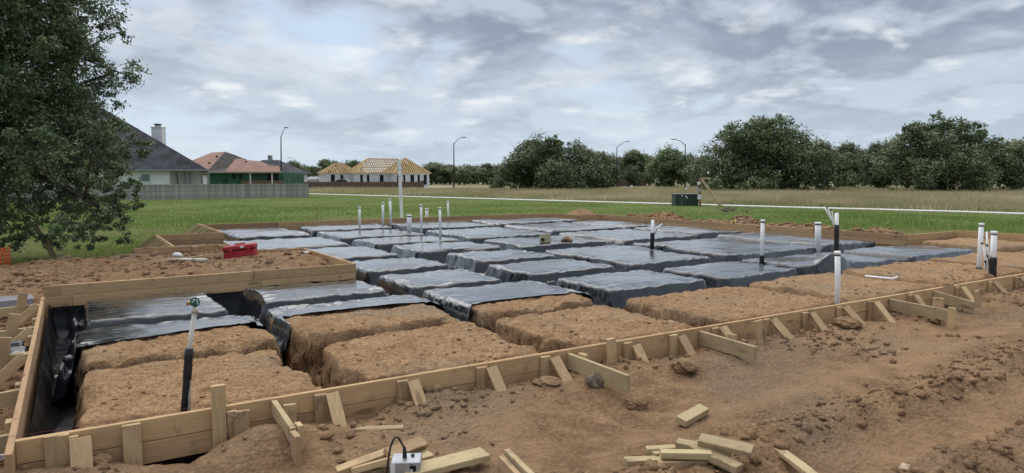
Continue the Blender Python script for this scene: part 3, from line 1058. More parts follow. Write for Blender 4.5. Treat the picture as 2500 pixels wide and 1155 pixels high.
# ------------------------------------------------------------------ pipes and risers
def riser(label, px, yt, yb, wpx, zb=-0.1, cap=True, sleeve=0.0, px_top=None, mat=None, tubes=0, sink=0.35, segs=14, zmax=None, name='pvc_riser', group=None, allsleeve=None):
    b = P(px, yb, zb)
    d = depth(b)
    r = wpx / 2 * d / FPX
    tpt = Q(px_top if px_top is not None else px, yt, d)
    e = thing(name, b, label, 'pipe', group)
    mat = mat or M_PVC
    base = b - Vector((0, 0, sink))
    tube('pipe_wall', [base, b.lerp(tpt, 0.5), tpt], r, mat, e, segs, hollow=0.88)
    ax = (tpt - b).normalized()
    if cap:
        tube('pipe_cap', [tpt - ax * 0.012, tpt + ax * 0.03], r * 1.16, mat, e, segs)
        tube('cap_gap', [tpt - ax * 0.03, tpt - ax * 0.011], r * 1.05, M_BLACK, e, segs)  # black ring drawn for the dark gap under the cap
    if sleeve:
        L = (tpt - b).length
        n = 8
        pts = [b - ax * 0.05 + ax * ((L * sleeve + .05) * k / n) for k in range(n + 1)]
        tube('sleeve', pts, [r * (1.25 + 0.12 * R_.random()) for _ in pts], M_BLACK, e, segs)
    for k in range(tubes):
        L = (tpt - b).length
        s = (k - (tubes - 1) / 2)
        sgn = 1 if allsleeve == 'right' else -1
        p0 = b + ax * L * (sleeve - 0.05) + Vector((RV[0], RV[1], 0)) * (sgn * (r * 1.0 + 0.012 * k))
        p1 = p0 + ax * L * 0.12 + Vector((RV[0], RV[1], 0)) * sgn * 0.02
        p2 = p1 + ax * L * (0.2 + 0.04 * k) + Vector((RV[0], RV[1], 0)) * sgn * (0.05 + 0.05 * k) + Vector((FV[0], FV[1], 0)) * 0.03 * s
        tb = tube('supply_tube', [p0, p1, p2], r * 0.3, M_PVC, e, 8)
        tube('tube_plug', [p2, p2 + (p2 - p1).normalized() * 0.03], r * 0.36, M_BLACK, tb, 8)
    return e


riser('thin white pipe set apart toward the red toolbox, on the plastic', 878, 507, 560, 5.5)
riser('thin white pipe, shorter of the pair beside the tall white post', 935, 496, 551, 5.5)
riser('thin white pipe, taller of the pair beside the tall white post', 955, 487, 549, 6, px_top=952)
riser('fat short white pipe stub rising through torn plastic', 999, 527, 563, 11)
riser('thin white pipe standing next to the fat short stub', 1029, 502, 568, 5.5, px_top=1028)
riser('small capped white stub near the rear form', 1042, 511, 536, 8, sleeve=0.1)
riser('thin white pipe standing at a pad corner, past the fat stub', 1075, 509, 576, 6, px_top=1074)
riser('slender white pipe closest to the rear form', 1095, 492, 538, 4.8, px_top=1093.5)
riser('white riser with black wrap and supply tubes splayed to its right', 1592, 537, 602, 8, sleeve=0.52, px_top=1594, tubes=3, cap=False, allsleeve='right')
riser('white pipe with a black wrapped foot among the plastic', 1860, 540, 640, 9, sleeve=0.17, px_top=1862)
riser('thick clean white pipe with flat cap standing in plastic', 1997, 546, 604, 14)
riser('tall riser in black wrap with tubes splayed to its left', 2042, 520, 650, 9, zb=-0.05, sleeve=0.78, px_top=2043, tubes=3, cap=False)
riser('stained white pipe standing against the front form', 2046, 619, 741, 13, zb=-0.12, px_top=2044.5, mat=M_PVC)
riser('tall white pipe with black foot among the clay pads', 2390, 549, 659, 11, sleeve=0.06, px_top=2396)
riser('white riser with a thick black wrapped foot, beside the tall white pipe', 2423, 569, 670, 13, sleeve=0.42, px_top=2427, tubes=2)
for lab, px, yt, yb, tp in (('thin black-footed supply tube between the two wrapped risers, leaning', 2408, 603, 662, 2402), ('thin supply tube with black plug beside the wrapped riser', 2414, 566, 664, 2409)):
    riser(lab, px, yt, yb, 4.5, sleeve=0.45, px_top=tp, cap=False, name='supply_riser')

# tall white post behind the rear form
b_ = P(982, 529, 0.0)
b_.z = -0.33
t_ = Q(974.5, 392, depth(b_))
e_ = beam('white_post', b_ - Vector((0, 0, 0.3)), t_, 0.11, 0.11, M_PVC, None, up=Vector((FV[0], FV[1], 0)))
tag(e_, 'tall plain white post leaning slightly behind the rear form', 'post')


def hose_tap():
    b = P(452, 1000, -0.13)
    d = depth(b)
    m = Q(462, 850, d)
    t = Q(476, 760, d)
    e = thing('hose_tap', b, 'muddy white standpipe with black wrapped foot and green wheel tap', 'tap')
    tube('standpipe', [b - Vector((0, 0, 0.4)), m, t], 0.0165, M_PVCD, e, 12)
    pts = [b.lerp(m, k / 9) for k in range(10)]
    pts = [b - Vector((0, 0, .1))] + pts
    tube('sleeve', pts, [0.027 + 0.004 * R_.random() for _ in pts], M_BLACK, e, 12)
    green = simple('green_enamel', (0.02, 0.11, 0.07), 0.35)
    brass = simple('brass', (0.42, 0.27, 0.1), 0.35, metal=0.7)
    rt, fw = Vector((RV[0], RV[1], 0)), Vector((FV[0], FV[1], 0))
    tube('coupling', [t - Vector((0, 0, .01)), t + Vector((0, 0, 0.03))], 0.023, M_PVCD, e, 12)
    vb = t + Vector((0, 0, 0.05)) + rt * 0.004
    tube('valve_body', [t + Vector((0, 0, 0.02)), vb, vb - rt * 0.03 + Vector((0, 0, .008))], [0.013, 0.016, 0.012], green, e, 10)
    tube('spout', [vb - rt * 0.028 + Vector((0, 0, .008)), vb - rt * 0.055 + Vector((0, 0, .006))], [0.014, 0.016], brass, e, 10)
    hub = vb - fw * 0.03 + rt * 0.012 + Vector((0, 0, 0.02))
    tube('valve_stem', [vb, hub], 0.006, brass, e, 8)
    ring = []
    for k in range(25):
        a = 2 * math.pi * k / 24
        ring.append(hub + rt * math.cos(a) * 0.03 + Vector((0, 0, 1)) * math.sin(a) * 0.03)
    w = tube('hand_wheel', ring, 0.0055, green, e, 6, cap=False)
    for k in range(5):
        a = 2 * math.pi * k / 5
        tube('spoke', [hub, hub + rt * math.cos(a) * 0.029 + Vector((0, 0, 1)) * math.sin(a) * 0.029], 0.004, green, w, 6)
    tube('hub', [hub - fw * 0.006, hub + fw * 0.008], 0.009, green, w, 8)


hose_tap()


# ------------------------------------------------------------------ loose lumber in the foreground
def lie(label, a, b, w, t, mat=W_PALE, z0=None, z1=None, name='lumber_offcut', group='loose lumber offcuts on the soil', roll=0.0, flat=True):
    """plank from measured end to measured end; w is its wide face"""
    za = -0.24 if z0 is None else z0
    zb = -0.24 if z1 is None else z1
    p, q = P(a[0], a[1], za), P(b[0], b[1], zb)
    o = beam(name, p, q, w if flat else t, t if flat else w, mat, None, roll=roll)
    return tag(o, label, 'lumber', group)


lie('long pale plank lying flat with a dark knot near its square end', (985, 1158), (1185, 1108), 0.14, 0.04, z0=-.2, z1=-.19)
lie('pale plank edge poking out beneath the long knotted plank', (900, 1150), (1050, 1110), 0.12, 0.04, z0=-.235, z1=-.225)
lie('pointed timber stake lying across the planks by the metal box', (946, 1110), (1034, 1080), 0.08, 0.038, W_STAKE, z0=-.15, z1=-.17, roll=0.5)
lie('sharpened stake sloping out from under the pile by the metal box', (822, 1152), (950, 1105), 0.085, 0.038, W_STAKE, z0=-.23, z1=-.17)
lie('upper of the two sharpened stakes beside the metal box', (860, 1150), (960, 1122), 0.08, 0.038, W_STAKE, z0=-.21, z1=-.16, roll=-0.3)
lie('short timber block standing on edge next to a fellow block', (1236, 1112), (1300, 1175), 0.089, 0.038, z0=-.18, z1=-.22, flat=False)
lie('shorter timber block lying against the one on edge', (1222, 1128), (1270, 1180), 0.089, 0.038, W_STAKE, z0=-.2, z1=-.24, flat=False)
lie('thin dirty board half sunk in soil below the front form', (852, 1050), (985, 1046), 0.07, 0.03, W_OLD, z0=-.22, z1=-.225)
lie('wedge-ended block lying alone on open soil above the offcut pile', (1662, 1030), (1718, 998), 0.089, 0.05, z0=-.22, z1=-.2, roll=0.2)
lie('thin offcut lying apart on the churned track', (1902, 1098), (1990, 1165), 0.07, 0.03, z0=-.215, z1=-.235)
lie('topmost offcut of the pile, slanting off its end', (1708, 1072), (1838, 1102), 0.089, 0.038, z0=-.11, z1=-.12, roll=0.25)
lie('offcut of the pile reaching furthest down toward the soil', (1690, 1092), (1805, 1145), 0.089, 0.045, z0=-.16, z1=-.2)
lie('square-ended offcut lying level across the pile front', (1612, 1108), (1738, 1111), 0.06, 0.04, z0=-.165, z1=-.165)
lie('lowest front offcut of the pile with a grey end', (1606, 1134), (1722, 1127), 0.06, 0.045, W_STAKE, z0=-.22, z1=-.22)
lie('left sticking-out offcut at the bottom of the pile', (1526, 1128), (1622, 1124), 0.075, 0.04, z0=-.225, z1=-.225)
lie('offcut under the topmost one at the pile back', (1652, 1082), (1786, 1106), 0.089, 0.038, z0=-.155, z1=-.165)
lie('short offcut peeking out at the pile upper left', (1578, 1100), (1650, 1096), 0.06, 0.04, z0=-.2, z1=-.19)
lie('narrow offcut crossing behind the pile', (1595, 1110), (1720, 1080), 0.05, 0.03, z0=-.205, z1=-.19)


def metal_box():
    c = P(993, 1168, -0.25)
    e = thing('metal_box', c, 'small grey metal box with black cable loop in front of the planks', 'metal box')
    rz = Matrix.Rotation(HU - math.pi / 2 + 0.06, 4, 'Z')
    def at(x, y, z):
        return c + rz.to_3x3() @ Vector((x, y, z))
    def bx(name, lo, hi, mat, par=e, ch=0.004):
        lo, hi = Vector(lo), Vector(hi)
        s = hi - lo
        return link(name, box_mesh(name, s.x, s.y, s.z, ch), mat, par, Matrix.Translation(at(*((lo + hi) / 2))) @ rz)
    body = bx('housing', (-0.085, -0.07, -0.02), (0.085, 0.07, 0.125), M_STEEL)
    bx('slot', (0.025, -0.0735, 0.02), (0.06, -0.069, 0.105), M_DARK, body)
    bx('latch', (0.03, -0.077, 0.05), (0.04, -0.072, 0.085), M_LABEL, body, 0.001)
    bx('corner_strip', (-0.0865, -0.0715, -0.02), (-0.06, -0.0705, 0.12), M_LABEL, body, 0.0)
    tube('gland', [at(-0.01, 0, 0.12), at(-0.01, 0, 0.16), at(-0.012, 0, 0.19)], [0.014, 0.012, 0.009], M_BLACK, e, 10)
    tube('knob', [at(0.035, 0.02, 0.12), at(0.035, 0.02, 0.138)], 0.011, M_BLACK, e, 10)
    tube('screw', [at(0.035, -0.069, 0.113), at(0.035, -0.073, 0.113)], 0.004, M_DARK, body, 8)
    pts = []
    for k in range(17):
        a = k / 16
        x = -0.012 - 0.115 * a ** 0.9 + 0.0
        z = 0.19 + 0.07 * math.sin(math.pi * min(1, a * 1.5)) if a < 0.66 else 0.19 - (a - 0.66) * 0.75
        pts.append(at(x, -0.01 - 0.05 * a, z))
    tube('cable', pts, 0.006, M_BLACK, e, 8)


metal_box()


def toolbox():
    c = P(590, 621, 0.1)
    c.z = max(0.03, ground_z(c))
    e = thing('toolbox', c, 'closed red plastic toolbox tilted on the soil heap', 'toolbox')
    rot = Matrix.Rotation(HU - math.pi / 2 + 0.12, 4, 'Z') @ Matrix.Rotation(-0.11, 4, 'Y')
    def bx(name, lo, hi, mat, par=e, ch=0.008):
        lo, hi = Vector(lo), Vector(hi)
        s = hi - lo
        return link(name, box_mesh(name, s.x, s.y, s.z, ch), mat, par, Matrix.Translation(c) @ rot @ Matrix.Translation((lo + hi) / 2))
    bx('tray', (-0.28, -0.12, -0.03), (0.27, 0.12, 0.13), M_RED, e, 0.015)
    lid = bx('lid', (-0.29, -0.13, 0.137), (0.28, 0.13, 0.225), M_RED, e, 0.02)
    bx('rim', (-0.285, -0.126, 0.128), (0.275, 0.126, 0.139), MATS['black_sleeve'], e, 0.002)
    for x in (-0.17, 0.15):
        bx('clasp', (x, -0.142, 0.1), (x + 0.05, -0.12, 0.17), M_RED, e, 0.004)
    bx('label', (0.03, -0.1325, 0.17), (0.1, -0.1295, 0.205), M_LABEL, lid, 0.0)
    bx('handle', (-0.09, -0.02, 0.23), (0.09, 0.02, 0.255), M_RED, lid, 0.006)
    for x in (-0.2, -0.1, 0.0, 0.1, 0.2):
        bx('rib', (x - 0.012, -0.127, -0.01), (x + 0.012, -0.119, 0.09), M_RED, e, 0.002)


toolbox()

# pipe, sticks and scraps on the porch heap
def on_heap(px, py, lift=0.03, guess=0.08):
    p = P(px, py, guess)
    for _ in range(3):
        p = P(px, py, ground_z(p) + lift)
    return p


a_, b_ = on_heap(410, 634, 0.05), on_heap(508, 635, 0.05)
tag(tube('pipe_offcut', [a_, a_.lerp(b_, .5), b_], 0.032, M_PVCD, None, 14, hollow=0.85), 'muddy white pipe offcut lying on the soil heap by the toolbox', 'pipe')
a_, b_ = on_heap(326, 646, 0.02), on_heap(548, 618, 0.05)
tag(beam('batten', a_, b_, 0.035, 0.02, W_PALE), 'thin pale batten lying across the soil heap behind the pipe offcut', 'lumber', 'loose lumber offcuts on the soil')
a_, b_ = on_heap(738, 618, 0.05), on_heap(760, 617, 0.05)
tag(tube('pipe_elbow', [a_, a_.lerp(b_, .6), b_], [0.035, 0.04, 0.05], M_PVCD, None, 12, hollow=0.8), 'pale pipe end poking from the heap beside the porch form', 'pipe')
a_ = on_heap(418, 626, 0.03)
tag(tube('white_bag', [a_, a_ + Vector((.06, -.02, .03)), a_ + Vector((.14, -.05, .02)), a_ + Vector((.2, -.09, 0))], [0.01, 0.045, 0.05, 0.01], M_LABEL, None, 8), 'crumpled white scrap behind the pipe offcut', 'scrap')
a_, b_ = P(2112, 674, -.07), P(2180, 681, -.07)
c_ = P(2200, 681, -.06)
tag(tube('conduit_offcut', [a_, b_, c_ + Vector((0, 0.05, 0.03))], 0.017, M_PVC, None, 8), 'bent white conduit offcut lying on bare clay', 'pipe')

# scraps on the left edge
def tub():
    c = P(22, 758, -0.18)
    e = thing('storage_tub', c, 'clear plastic tub lying beside the left brace planks', 'tub')
    m, t, b = material('clear_tub')
    b.inputs['Base Color'].default_value = (0.5, 0.5, 0.56, 1)
    b.inputs['Roughness'].default_value = 0.25
    b.inputs['Alpha'].default_value = 0.55
    rt = Matrix.Rotation(0.1, 4, 'Z')
    for nm, lo, hi in (('tub_base', (-.24, -.17, 0), (.24, .17, 0.012)), ('tub_side', (-.24, -.17, .012), (.24, -.16, .14)), ('tub_side', (-.24, .16, .012), (.24, .17, .14)),
                       ('tub_side', (-.24, -.16, .012), (-.23, .16, .14)), ('tub_side', (.23, -.16, .012), (.24, .16, .14)), ('tub_lid', (-.26, -.19, .142), (.26, .19, .16))):
        lo, hi = Vector(lo), Vector(hi)
        s = hi - lo
        link(nm, box_mesh(nm, s.x, s.y, s.z, 0.003), m, e, Matrix.Translation(c) @ rt @ Matrix.Translation((lo + hi) / 2))


tub()


def crumple(name, label, cat, c, size, mat, seed, n=26, flat=0.4):
    us, vs = np.meshgrid(np.linspace(0, 2 * math.pi, n), np.linspace(0.02, math.pi - 0.02, n // 2))
    r = 1 + 0.9 * fbm(np.cos(us) * 2 + vs * 1.3 + seed, np.sin(us) * 2 + vs, seed, 3)
    x, y, z = r * np.sin(vs) * np.cos(us) * size, r * np.sin(vs) * np.sin(us) * size * 0.8, r * np.cos(vs) * size * flat
    idx = np.arange(us.size).reshape(us.shape)
    f = np.stack([idx[:-1, :-1], idx[1:, :-1], idx[1:, 1:], idx[:-1, 1:]], -1).reshape(-1, 4)
    o = link(name, mesh_np(name, np.stack([x.ravel(), y.ravel(), z.ravel()], 1), f, True), mat, None, Matrix.Translation(c))
    return tag(o, label, cat)


crumple('rag', 'crumpled pale rag against the left side form by the corner', 'rag', P(8, 1112, -0.2), 0.06, M_LABEL, 3)
crumple('plastic_scrap', 'loose black plastic bunched outside the left side form', 'plastic sheet', P(0, 875, -0.2), 0.3, M_SHEET, 8, 40, 0.35)
crumple('white_scrap', 'small white rag lying in soil on the churned track', 'rag', P(2215, 1145, -.24), 0.05, simple('pale_stone', (0.5, 0.4, 0.28), 0.9), 5)


def carton():
    c = P(1331, 591, -0.09)
    e = thing('carton', c, 'small cream carton standing open on the plastic', 'carton')
    card = simple('cream_card', (0.5, 0.44, 0.27), 0.8)
    rt = Matrix.Rotation(HU - math.pi / 2 + 0.1, 4, 'Z')
    for nm, lo, hi, m in (('carton_side', (-.13, -.09, 0), (.13, -.083, .14), card), ('carton_side', (-.13, .083, 0), (.13, .09, .16), card), ('carton_side', (-.13, -.082, 0), (-.123, .082, .15), card),
                          ('carton_side', (.123, -.082, 0), (.13, .082, .15), card), ('carton_base', (-.122, -.082, 0), (.122, .082, .008), card), ('print_patch', (-.12, -.0925, .03), (-.03, -.0905, .1), M_DARK)):
        lo, hi = Vector(lo), Vector(hi)
        s = hi - lo
        link(nm, box_mesh(nm, s.x, s.y, s.z, 0.0008), m, e, Matrix.Translation(c) @ rt @ Matrix.Translation((lo + hi) / 2))
    crumple('brown_sack', 'lumpy brown sack lying on the plastic beside the carton', 'sack', P(1384, 586, -0.04), 0.14, simple('sack_brown', (0.24, 0.16, 0.09), 0.9, var=0.3, scale=20, bump=.02), 21, 30, 0.5)


carton()


def left_scrap():
    a, b = P(88, 560, 0.6), P(136, 632, -0.2)
    b = P(136, 632, ground_z(P(136, 632, -.2)))
    t = Q(88, 555, depth(b) + 0.2)
    tag(beam('leaning_plank', b, t, 0.04, 0.13, W_OLD, up=Vector((FV[0], FV[1], 0)), roll=math.pi / 2), 'weathered plank leaning up under the oak', 'lumber')
    for lab, p0, p1, h, m in (('long plank lying under the oak behind the leaning plank', (55, 622), (160, 622), 0.09, W_PALE), ('short treated block at the foot of the leaning plank', (137, 634), (172, 620), 0.14, W_PALE),
                              ('thin batten sticking out past the treated block', (150, 614), (215, 626), 0.05, W_PALE), ('greenish plank lying in the churned soil under the oak', (95, 644), (140, 632), 0.12, W_OLD)):
        a, b = P(*p0, -.2), P(*p1, -.2)
        a.z, b.z = ground_z(a) + h / 2, ground_z(b) + h / 2
        tag(beam('scrap_lumber', a, b, 0.04, h, m), lab, 'lumber', 'scrap lumber under the oak')
    # orange safety netting
    o = simple('orange_netting', (0.62, 0.1, 0.02), 0.6)
    e = thing('safety_netting', P(6, 690, -.25), 'torn orange safety netting hanging by the oak', 'netting')
    p0, p1 = P(-60, 690, -.3), P(27, 672, -.3)
    n1, n2 = 12, 8
    for i in range(n1 + 1):
        q = p0.lerp(p1, i / n1)
        q.z = -0.3
        tube('strand', [q, q + Vector((R_.uniform(-.03, .03), R_.uniform(-.03, .03), 0.25)), q + Vector((R_.uniform(-.04, .04), R_.uniform(-.04, .04), 0.52))], 0.012, o, e, 4)
    for j in range(n2 + 1):
        tube('strand', [p0.lerp(p1, k / 6) + Vector((R_.uniform(-.02, .02), R_.uniform(-.02, .02), 0.52 * j / n2)) for k in range(7)], 0.01, o, e, 4)


left_scrap()


# ------------------------------------------------------------------ pavement and road
def pavement():
    e = bpy.data.objects.new('pavement', None)
    COL.objects.link(e)
    e['kind'] = 'structure'
    d = (SW1 - SW0)
    L0 = d.length
    d.normalize()
    nrm = Vector((-d.y, d.x, 0))
    a = SW0 - d * 6
    n = int((L0 + 26) / 1.55)
    e.location = a
    sm = box_mesh('slab', 1.53, 1.5, 0.12, 0.008)
    sm.materials.append(M_CONC)
    ang = math.atan2(d.y, d.x)
    for i in range(n):
        c = a + d * (i + 0.5) * 1.55
        c.z = lawn_z(np.array([c.x]), np.array([c.y]))[0] + 0.0
        link('slab', sm, None, e, Matrix.Translation(c) @ Matrix.Rotation(ang, 4, 'Z'))
    o = None


pavement()


def strip(name, pts, w, z, mat):
    """flat road strip with kerb thickness through plan points"""
    vs, fs = [], []
    for i, p in enumerate(pts):
        t = (pts[min(i + 1, len(pts) - 1)] - pts[max(0, i - 1)]).normalized()
        nn = Vector((-t.y, t.x, 0)) * w / 2
        for q, zz in ((p - nn, -.5), (p - nn, z), (p + nn, z), (p + nn, -.5)):
            vs.append((q.x, q.y, zz))
    for i in range(len(pts) - 1):
        for k in range(3):
            fs.append((i * 4 + k, i * 4 + k + 1, (i + 1) * 4 + k + 1, (i + 1) * 4 + k))
    o = link(name, mesh_py(name, vs, fs), mat)
    o['kind'] = 'structure'


strip('road', [P(1030, 456.5, -.35), P(1120, 458.5, -.35), P(1215, 459.5, -.35), P(1300, 460, -.35)], 7.0, -0.26, M_CONC)


# ------------------------------------------------------------------ fences
def grey_fence():
    m = simple('weathered_picket', (0.34, 0.315, 0.29), 0.9, var=0.2, scale=3, obvar=0.22)
    a, b = P(-140, 497, -.35), P(754, 482, -.35)
    L = (b - a).length
    n = int(L / 0.16)
    d = (b - a).normalized()
    ang = math.atan2(d.y, d.x)
    h = 1.36
    me = [box_mesh('picket', 0.152, 0.02, h, 0.004) for _ in range(1)]
    me[0].materials.append(m)
    e = thing('wooden_fence', a, 'grey weathered picket fence in front of the white house', 'fence')
    n = min(n, 295)
    st = L / n
    for i in range(n):
        c = a + d * (i + 0.5) * st
        link('picket', me[0], None, e, Matrix.Translation(c + Vector((0, 0, h / 2 - 0.04 + R_.uniform(-.02, .02)))) @ Matrix.Rotation(ang, 4, 'Z') @ Matrix.Rotation(R_.uniform(-.012, .012), 4, 'Y')
             @ Matrix.Diagonal((st / 0.16, 1, 1, 1)))
    back = Vector((-d.y, d.x, 0)) * 0.05
    for z in (0.25, 0.7, 1.15):
        beam('rail', a + back + Vector((0, 0, z)), b + back + Vector((0, 0, z)), 0.04, 0.09, m, e)
    for k in range(15):
        c = a.lerp(b, k / 14) + back * 2.2
        beam('post', c - Vector((0, 0, .3)), c + Vector((0, 0, 1.3)), 0.1, 0.1, M_LAMP if k == 14 else m, e)


grey_fence()


def panel_fence(a, b, n, h, label, mat, endpost=True, low=0.3):
    e = thing('panel_fence', a, label, 'fence')
    for k in range(n):
        p, q = a.lerp(b, (k + 0.04) / n), a.lerp(b, (k + 0.96) / n)
        beam('panel', p + Vector((0, 0, h / 2 - low / 2)), q + Vector((0, 0, h / 2 - low / 2)), 0.08, h + low, mat, e)
    for k in range(n + 1):
        c = a.lerp(b, k / n)
        beam('post', c - Vector((0, 0, low)), c + Vector((0, 0, h + 0.05)), 0.16, 0.16, M_TAN, e)
    if endpost:
        beam('pillar', b - Vector((0, 0, low)), b + Vector((0, 0, h + 0.25)), 0.5, 0.5, mat, e)


M_TAN = simple('tan_post', (0.2, 0.14, 0.1), 0.9)
M_BRN = simple('brown_panel', (0.155, 0.1, 0.078), 0.9, var=0.12, scale=1.2, obvar=0.06)
def P2(px, py, d):
    p = Q(px, py, d)
    p.z = -0.36
    return p


panel_fence(P2(640, 455, 118), P2(1031, 456, 122), 16, 1.22, 'long brown panel fence in front of the framed house', M_BRN)
panel_fence(P2(1488, 452, 150), P2(1574, 450, 165), 6, 1.35, 'short brown panel fence between the trees beyond the field', M_BRN)


# ------------------------------------------------------------------ houses
def local(px, d, yaw=0.0):
    """frame standing on the ground: x to the right, y away, turned by yaw"""
    o = Q(px, 435, d)
    o.z = -0.36
    return Matrix.Translation(o) @ Matrix.Rotation(HU - math.pi / 2 + yaw, 4, 'Z')


def part_poly(name, M, verts, faces, mat, par, solid=0.0):
    me = mesh_py(name, verts, faces)
    o = link(name, me, mat, par, M)
    if solid:
        md = o.modifiers.new('thickness', 'SOLIDIFY')
        md.thickness = solid
        md.offset = -1
    return o


def part_box(name, M, lo, hi, mat, par, c=0.01):
    lo, hi = Vector(lo), Vector(hi)
    s = hi - lo
    return link(name, box_mesh(name, s.x, s.y, s.z, c), mat, par, M @ Matrix.Translation((lo + hi) / 2))


def hip(x0, x1, y0, y1, z, zr, rx, lx=None):
    """hip roof vertices/faces: eaves at z, ridge zr between x0+lx and x1-rx"""
    ym = (y0 + y1) / 2
    lx = rx if lx is None else lx
    v = [(x0, y0, z), (x1, y0, z), (x1, y1, z), (x0, y1, z), (x0 + lx, ym, zr), (x1 - rx, ym, zr)]
    return v, [(0, 1, 5, 4), (1, 2, 5), (2, 3, 4, 5), (3, 0, 4)]


def window(M, x0, x1, z0, z1, y, frame_m, glass, par):
    f = part_box('window_frame', M, (x0 - .08, y - .06, z0 - .08), (x1 + .08, y - .005, z1 + .08), frame_m, par)
    part_box('pane', M, (x0, y - .075, z0), (x1, y - .062, z1), glass, f, 0.002)
    part_box('sill', M, (x0 - .12, y - .1, z0 - .14), (x1 + .12, y - .004, z0 - .082), frame_m, f)
    return f


def scaled(d):
    k = d / FPX
    return lambda px, py: ((px, k), CH + (435 - py) * k + 0.36)


M_WHITE = simple('white_siding', (0.8, 0.78, 0.77), 0.8, var=0.04, scale=1.0)
M_GREYT = simple('grey_trim', (0.24, 0.245, 0.25), 0.7)
M_GLASS = simple('window_glass', (0.12, 0.19, 0.19), 0.12, spec=0.7)
M_SHING = shingle_mat('charcoal_shingle', (0.036, 0.037, 0.043), (0.06, 0.06, 0.068))
M_DKROOF = simple('dark_brown_roof', (0.07, 0.062, 0.052), 0.9, var=0.2, scale=1.5)
M_DECK = shingle_mat('red_underlay', (0.3, 0.19, 0.15), (0.24, 0.145, 0.115), 0.3, 1.1)
M_GREEN = simple('green_sheathing', (0.03, 0.115, 0.06), 0.7, var=0.35, scale=0.9)


def white_house():
    d = 74.0
    k = d / FPX
    X = lambda px, y=0.0: ((px - 1250) * (d + y) - (503 - 1250) * d) / FPX
    Z = lambda py, y=0.0: CH + (435 - py) * (d + y) / FPX + 0.36
    M = local(503, d)
    e = thing('white_house', M.translation, 'white house with steep charcoal shingle roof and chimney behind the grey fence', 'house')
    ez = Z(413)
    part_box('wall', M, (X(-40), 0.9, -.3), (X(437, 3), 3, ez - .05), M_WHITE, e)
    part_box('porch_wall', M, (X(437, 2.6), 2.6, -.3), (X(496, 3.2), 3.2, ez - .05), M_WHITE, e)
    for px in (441, 484, 500):
        part_box('column', M, (X(px) - .09, 0.75, -.3), (X(px) + .09, 0.95, ez - .05), M_GREYT, e)
    part_box('column', M, (X(450) - .18, 0.8, -.3), (X(450) + .18, 1.2, ez - .05), M_GREYT, e)
    window(M, X(335), X(356), Z(443), Z(426), 0.9, M_WHITE, M_GLASS, e)
    window(M, X(180), X(205), Z(443), Z(426), 0.9, M_WHITE, M_GLASS, e)
    rv = [(X(-60), 0.1, ez), (X(505), 0.1, ez), (X(512, 17), 17.1, ez), (X(-60), 17.1, ez), (X(60, 8.6), 8.6, Z(238, 8.6)), (X(212, 8.6), 8.6, Z(238, 8.6))]
    rf = part_poly('roof', M, rv, [(0, 1, 5, 4), (1, 2, 5), (2, 3, 4, 5), (3, 0, 4)], M_SHING, e, 0.2)
    part_box('gutter', M, (X(-60), 0.02, ez - .22), (X(505), 0.2, ez - .02), M_GREYT, e)
    # lower rear hip that shows as a kink in the outline
    rw2 = [(X(330, 7), 7, ez + .01), (X(507, 7), 7, ez + .01), (X(507, 18), 18, ez + .01), (X(330, 18), 18, ez + .01), (X(380, 12), 12, Z(352, 12)), (X(411, 12), 12, Z(358, 12))]
    part_poly('roof_wing', M, rw2, [(0, 1, 5, 4), (1, 2, 5), (2, 3, 4, 5), (3, 0, 4)], M_SHING, e, 0.2)
    yc = 11.0
    ch = part_box('chimney', M, (X(375, yc), yc, ez), (X(400, yc), yc + 1.0, Z(313, yc)), M_WHITE, e)
    part_box('chimney_cap', M, (X(374, yc), yc - .1, Z(313, yc)), (X(401, yc), yc + 1.1, Z(311, yc)), M_WHITE, ch)
    part_box('flue', M, (X(382, yc), yc + .2, Z(311, yc)), (X(391, yc), yc + .8, Z(306, yc)), M_GREYT, ch)
    part_box('flue_cap', M, (X(380.5, yc), yc + .1, Z(306, yc)), (X(393, yc), yc + .9, Z(303.5, yc)), M_LAMP, ch)
    part_box('vent_pipe', M, (X(338, 7), 6.9, Z(330, 7)), (X(342, 7), 7.05, Z(314, 7)), M_LAMP, rf)


white_house()


